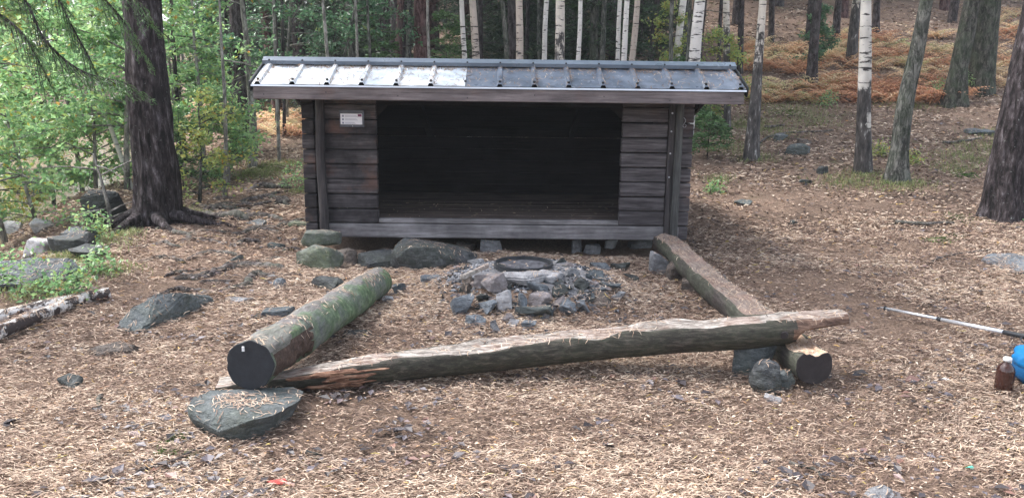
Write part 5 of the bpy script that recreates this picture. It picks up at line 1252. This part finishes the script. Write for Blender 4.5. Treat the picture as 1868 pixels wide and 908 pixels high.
def tufts(rg, pxs, n, ln, wd, spread):
    C = []
    for u, v, r in pxs:
        p = hit(u, v); m_ = int(n * r); x = p.x + rg.normal(0, spread * r, m_); y = p.y + rg.normal(0, spread * r, m_); C.append(np.stack([x, y, G(x, y) + ln * .35], 1))
    C = np.vstack(C); k = len(C)
    return flakes(C, rg.uniform(.5, 1.2, k) * ln, np.full(k, wd), rg.uniform(0, 6.28, k), rg.uniform(.5, 1.45, k), rg.uniform(-.5, .5, k), rg.uniform(0, .87, k), .12)
obj('grass', [tufts(rg, [(1545, 335, 1.2), (1580, 322, 1.0), (1640, 340, 1.0), (1380, 290, .8), (1655, 335, .7), (1400, 240, 1.5), (1370, 225, 1.5), (1330, 230, 1.2), (1330, 270, 1.2), (1480, 220, 1.5), (1310, 330, .5), (1760, 290, 1.4), (1790, 270, 1.2), (1740, 310, .8), (1700, 150, 2), (1650, 190, 1.5), (1840, 250, 1.5), (1440, 200, 2)], 420, .09, .006, .22)], M['grass'], kind='stuff', label='dry yellow-green grass tufts round the birch feet on the slope', cat='grass')
obj('grass', [tufts(rg, [(150, 470, .9), (180, 445, .9), (200, 500, .6), (170, 430, .7), (230, 430, .5), (310, 400, .8), (340, 395, .8), (480, 320, 1), (500, 310, 1), (520, 300, 1), (300, 385, .8), (110, 480, .6), (560, 330, .6), (550, 350, .5), (590, 430, .3), (90, 520, .6), (60, 535, .6), (120, 520, .5), (455, 320, 1)], 420, .10, .006, .2)], M['grass'], kind='stuff', label='green grass tufts along the shore and round the big pine', cat='grass')
obj('moss', [tufts(rg, [(1855, 400, .8), (1845, 390, .7), (1870, 410, .8), (1710, 437, .5), (1730, 432, .5), (1800, 402, .6), (1750, 400, .6), (1440, 205, .8), (470, 312, .8), (500, 302, .8), (300, 828, .16), (330, 800, .16), (312, 812, .16), (350, 830, .12), (1760, 320, .6), (380, 398, .5), (560, 440, .3)], 1300, .025, .010, .13)], M['moss'], kind='stuff', label='bright green moss patches at tree feet and on the litter', cat='moss')
# low leafy plants as single plants
for q, (u, v, H, lb) in enumerate([(1840, 398, .35, 'leafy seedling at the foot of the right pine'), (1300, 352, .22, 'tiny green seedling right of the shelter corner'), (1660, 300, .25, 'yellow-leaved seedling right of the leaning grey trunk'), (1600, 285, .25, 'yellow seedling by the patchy birch'),
      (40, 545, .45, 'green seedling above the birch logs at the left edge'), (120, 545, .3, 'small green plant at the end of the birch logs'), (180, 505, .3, 'small green plant on the shore litter'), (1765, 172, .5, 'green-leaved sapling between the twin trunks'), (1720, 180, .5, 'leafy seedling left of the twin trunks'), (540, 350, .5, 'pale green plant by the left shelter wall'), (1510, 195, .4, 'green plant at the lower bracken edge'), (165, 445, .4, 'green plant left of the big pine foot')]):
    p = hit(u, v); put_leafy('seedling', lb, tuple(p), H, (.03, 0), H * .6, 9, 5, .04, 500 + q, 'leaf_yellow' if q in (2, 3) else 'leaf', cat='plant', z0=.1, rt=.004)

# single out the repeats that share a look: counted from the left
bpy.context.view_layer.update()
def nth(k):
    w_ = ['first', 'second', 'third', 'fourth', 'fifth', 'sixth', 'seventh', 'eighth', 'ninth', 'tenth', 'eleventh', 'twelfth', 'thirteenth', 'fourteenth', 'fifteenth', 'sixteenth', 'seventeenth', 'eighteenth', 'nineteenth', 'twentieth']
    return w_[k] if k < 20 else '%dth' % (k + 1) if (k + 1) % 10 > 3 else '%d%s' % (k + 1, {1: 'st', 2: 'nd', 3: 'rd', 0: 'th'}[(k + 1) % 10])
by = {}
for o in bpy.data.objects:
    if o.parent is None and o.get('label') and o.get('group') : by.setdefault(o['label'], []).append(o)
for lb, os_ in by.items():
    if len(os_) < 2: continue
    os_.sort(key=lambda o: o.location.x / max(o.location.y, .1))
    for k, o in enumerate(os_): o['label'] = '%s, %s from the left' % (lb, nth(k))
# ------------------------------------------------------------------ needle litter
bpy.context.view_layer.update()
def litter_pts(rg, n, y0, y1, wedge, pw):
    y = (y0 ** (1 - pw) + rg.uniform(0, 1, n) * (y1 ** (1 - pw) - y0 ** (1 - pw))) ** (1 / (1 - pw))
    x = y * rg.uniform(-wedge, wedge, n)
    return x, y
def litter(rg, n, y0, y1, ln, wd, pw=.4, thr=-.35, wedge=.74):
    x, y = litter_pts(rg, n, y0, y1, wedge, pw)
    d = fbm(x * 1.1, y * 1.6, 0, 3, 90) + .45 * n3(x * 5, y * 8, 0, 95)
    keep = .75 * d + rg.normal(0, .4, n) > thr
    keep &= x > -4.6 - .42 * np.clip(y - 5, 0, 6.2) - .42 * np.maximum(y - 17, 0)
    dp = np.hypot((x - PIT[0]) / .74, (y - PIT[1] + .05) / .62); keep &= dp + rg.normal(0, .12, n) > 1
    inside = (np.abs(x - SX) < 1.9) & (y > 8.05) & (y < 10.2); keep &= ~inside
    x, y, d = x[keep], y[keep], d[keep]; k = len(x)
    nearf = np.clip(y / 5, .8, 3)
    C = np.stack([x, y, G(x, y) + np.abs(rg.normal(0, .014, k)) + .008 + .010 * fbm(x * 14, y * 14, 0, 2, 40) * sst(14, 9, y)], 1)
    tone = np.clip(rg.beta(1.9, 1.6, k) * .86 + .15 * d + .08 * n3(x * 9, y * 14, 0, 97), 0, .90); sp2 = rg.uniform(0, 1, k); tone = np.where(sp2 > .985, rg.uniform(.92, 1, k), tone)
    yaw = rg.normal(.1, .65, k) + np.pi * (rg.uniform(0, 1, k) > .5)
    ch_ = rg.uniform(0, 1, k) < .22; L = rg.uniform(.5, 1.3, k) * ln * nearf ** .6 * np.where(ch_, .5, 1); W = rg.uniform(.5, 1.4, k) * wd * nearf ** .8 * np.where(ch_, 1.4, 1)
    return flakes(C, L, W, yaw, rg.normal(0, .24, k), rg.normal(0, .6, k), tone, .09)
rg = np.random.default_rng(99)
obj('needle_litter', [litter(rg, 420000, 2.3, 9.5, .052, .0034, .3), litter(rg, 60000, 2.3, 9.5, .030, .0085, .3), litter(rg, 170000, 8.5, 27, .045, .008, .35, -.45), litter(rg, 60000, 25, 48, .07, .016, .3, -.3)], M['litter'], kind='stuff', label='thick brown and tan litter of pine needles covering the forest floor', cat='needles')
# leaves among the litter
x, y = litter_pts(rg, 9000, 2.4, 20, .74, .5); keep = (x > -4.3 - .42 * np.clip(y - 5, 0, 6.2) - .42 * np.maximum(y - 17, 0)) & ~((np.abs(x - SX) < 2) & (y > 7.9) & (y < 10.3)); x, y = x[keep], y[keep]; k = len(x)
lv = leaves(np.stack([x, y, G(x, y) + .024], 1), rg.uniform(.015, .035, k) * np.clip(y / 6, .8, 2), rg.uniform(.010, .022, k) * np.clip(y / 6, .8, 2), rg, np.clip(rg.normal(.66, .20, k), 0, .93), 1.0)
obj('fallen_leaves', [lv], M['litter'], kind='stuff', label='small pale fallen birch leaves scattered over the needle litter', cat='leaves')
x, y = litter_pts(rg, 12000, 2.4, 16, .74, .3); keep = (fbm(x * 2.2, y * 3, 0, 3, 130) > .05) & (x > -4.3 - .42 * np.clip(y - 5, 0, 6.2)) & ~((np.abs(x - SX) < 2) & (y > 7.9) & (y < 10.3)) & (np.hypot(x - PIT[0], y - PIT[1]) > .6); x, y = x[keep], y[keep]; k = len(x)
sc = rg.uniform(.5, 1.3, k) + (rg.uniform(0, 1, k) > .93) * rg.uniform(.4, 1.3, k)
lv = leaves(np.stack([x, y, G(x, y) + .030], 1), .045 * sc, .028 * sc, rg, rg.uniform(0, 1, k), 1.0)
obj('rotten_leaves', [lv], m_leaf('dark_rotten_leaves', [(0, (.020, .016, .018)), (.5, (.055, .045, .050)), (.85, (.12, .105, .12)), (1, (.20, .10, .07))], 0.0, .5), kind='stuff', label='dark damp rotten leaves and bark scraps among the needles', cat='leaves')
# needles lying on logs, stones and roof
def on_top(rg, o, n, ln, wd, minz=.35, region=None, name='needles_on_top', label='', patch=0.0):
    me = o.data; mw = Matrix.Translation(wloc(o)); V = [mw @ v.co for v in me.vertices]; Fp = [tuple(p.vertices) for p in me.polygons]
    bv = BVHTree.FromPolygons(V, Fp); xs = [v.x for v in V]; ys = [v.y for v in V]; zt = max(v.z for v in V) + .2
    C = []
    for _ in range(n * 3):
        if len(C) >= n: break
        x, y = rg.uniform(min(xs), max(xs)), rg.uniform(min(ys), max(ys))
        if region and not region(x, y): continue
        if patch and fbm(x * 3.5, y * 3.5, 0, 2, 33) + rg.normal(0, .2) < patch: continue
        h, nn, _i, _d2 = bv.ray_cast(Vector((x, y, zt)), Vector((0, 0, -1)))
        if h is None or abs(nn.z) < minz: continue
        C.append((h.x, h.y, h.z + .004, nn.x, nn.y, nn.z if nn.z > 0 else -nn.z))
    if not C: return None
    C = np.array(C); k = len(C); yaw = rg.uniform(0, 6.28, k)
    pitch = -np.arctan((C[:, 3] * np.cos(yaw) + C[:, 4] * np.sin(yaw)) / C[:, 5]) + rg.normal(0, .05, k)
    return flakes(C[:, :3], rg.uniform(.6, 1.2, k) * ln, rg.uniform(.7, 1.2, k) * wd, yaw, pitch, rg.normal(0, .2, k), np.clip(rg.normal(.58, .18, k), 0, .90), .10)
acc = []
for o in solid:
    d = o.dimensions; a = d.x * d.y; isl = o.name.startswith('trunk')
    n = int(min(900, a * (1300 if isl else 380) + 2)); 
    f = on_top(rg, o, n, .045, .0045, .5, patch=-.05 if a > .05 else 0)
    if f: acc.append(f)
fs = [o for o in solid if o.name.startswith('flat_stone')][0]
f = on_top(rg, fs, 420, .045, .004, .8, region=lambda x, y: ((x - fs.location.x - .02) / .14) ** 2 + ((y - fs.location.y - .02) / .09) ** 2 < rg.uniform(.4, 1.3)); acc.append(f)
obj('needles_on_stones', acc, M['litter'], kind='stuff', label='dry needles strewn over the logs and stones', cat='needles')
rsheets = [o for o in bpy.data.objects if o.name.startswith('metal_sheet')]
fl_o = [o for o in bpy.data.objects if o.name == 'floor'][0]
f = on_top(rg, fl_o, 260, .045, .010, .3, region=lambda x, y: y < 9.3)
obj('needles_on_floor', [f], M['litter'], kind='stuff', label='dry leaves and needles blown onto the shelter floor', cat='needles')
acc = []
for o in rsheets:
    acc.append(on_top(rg, o, 300, .07, .006, .3)); acc.append(on_top(rg, o, 760, .07, .005, .3, region=lambda x, y: y > 7.86 or abs(((x - SX + 2.255) / .3225) % 1 - .08) < .08))
obj('needles_on_roof', [a for a in acc if a], M['litter'], kind='stuff', label='dry needles gathered below the ridge and along the ribs of the metal roof', cat='needles')
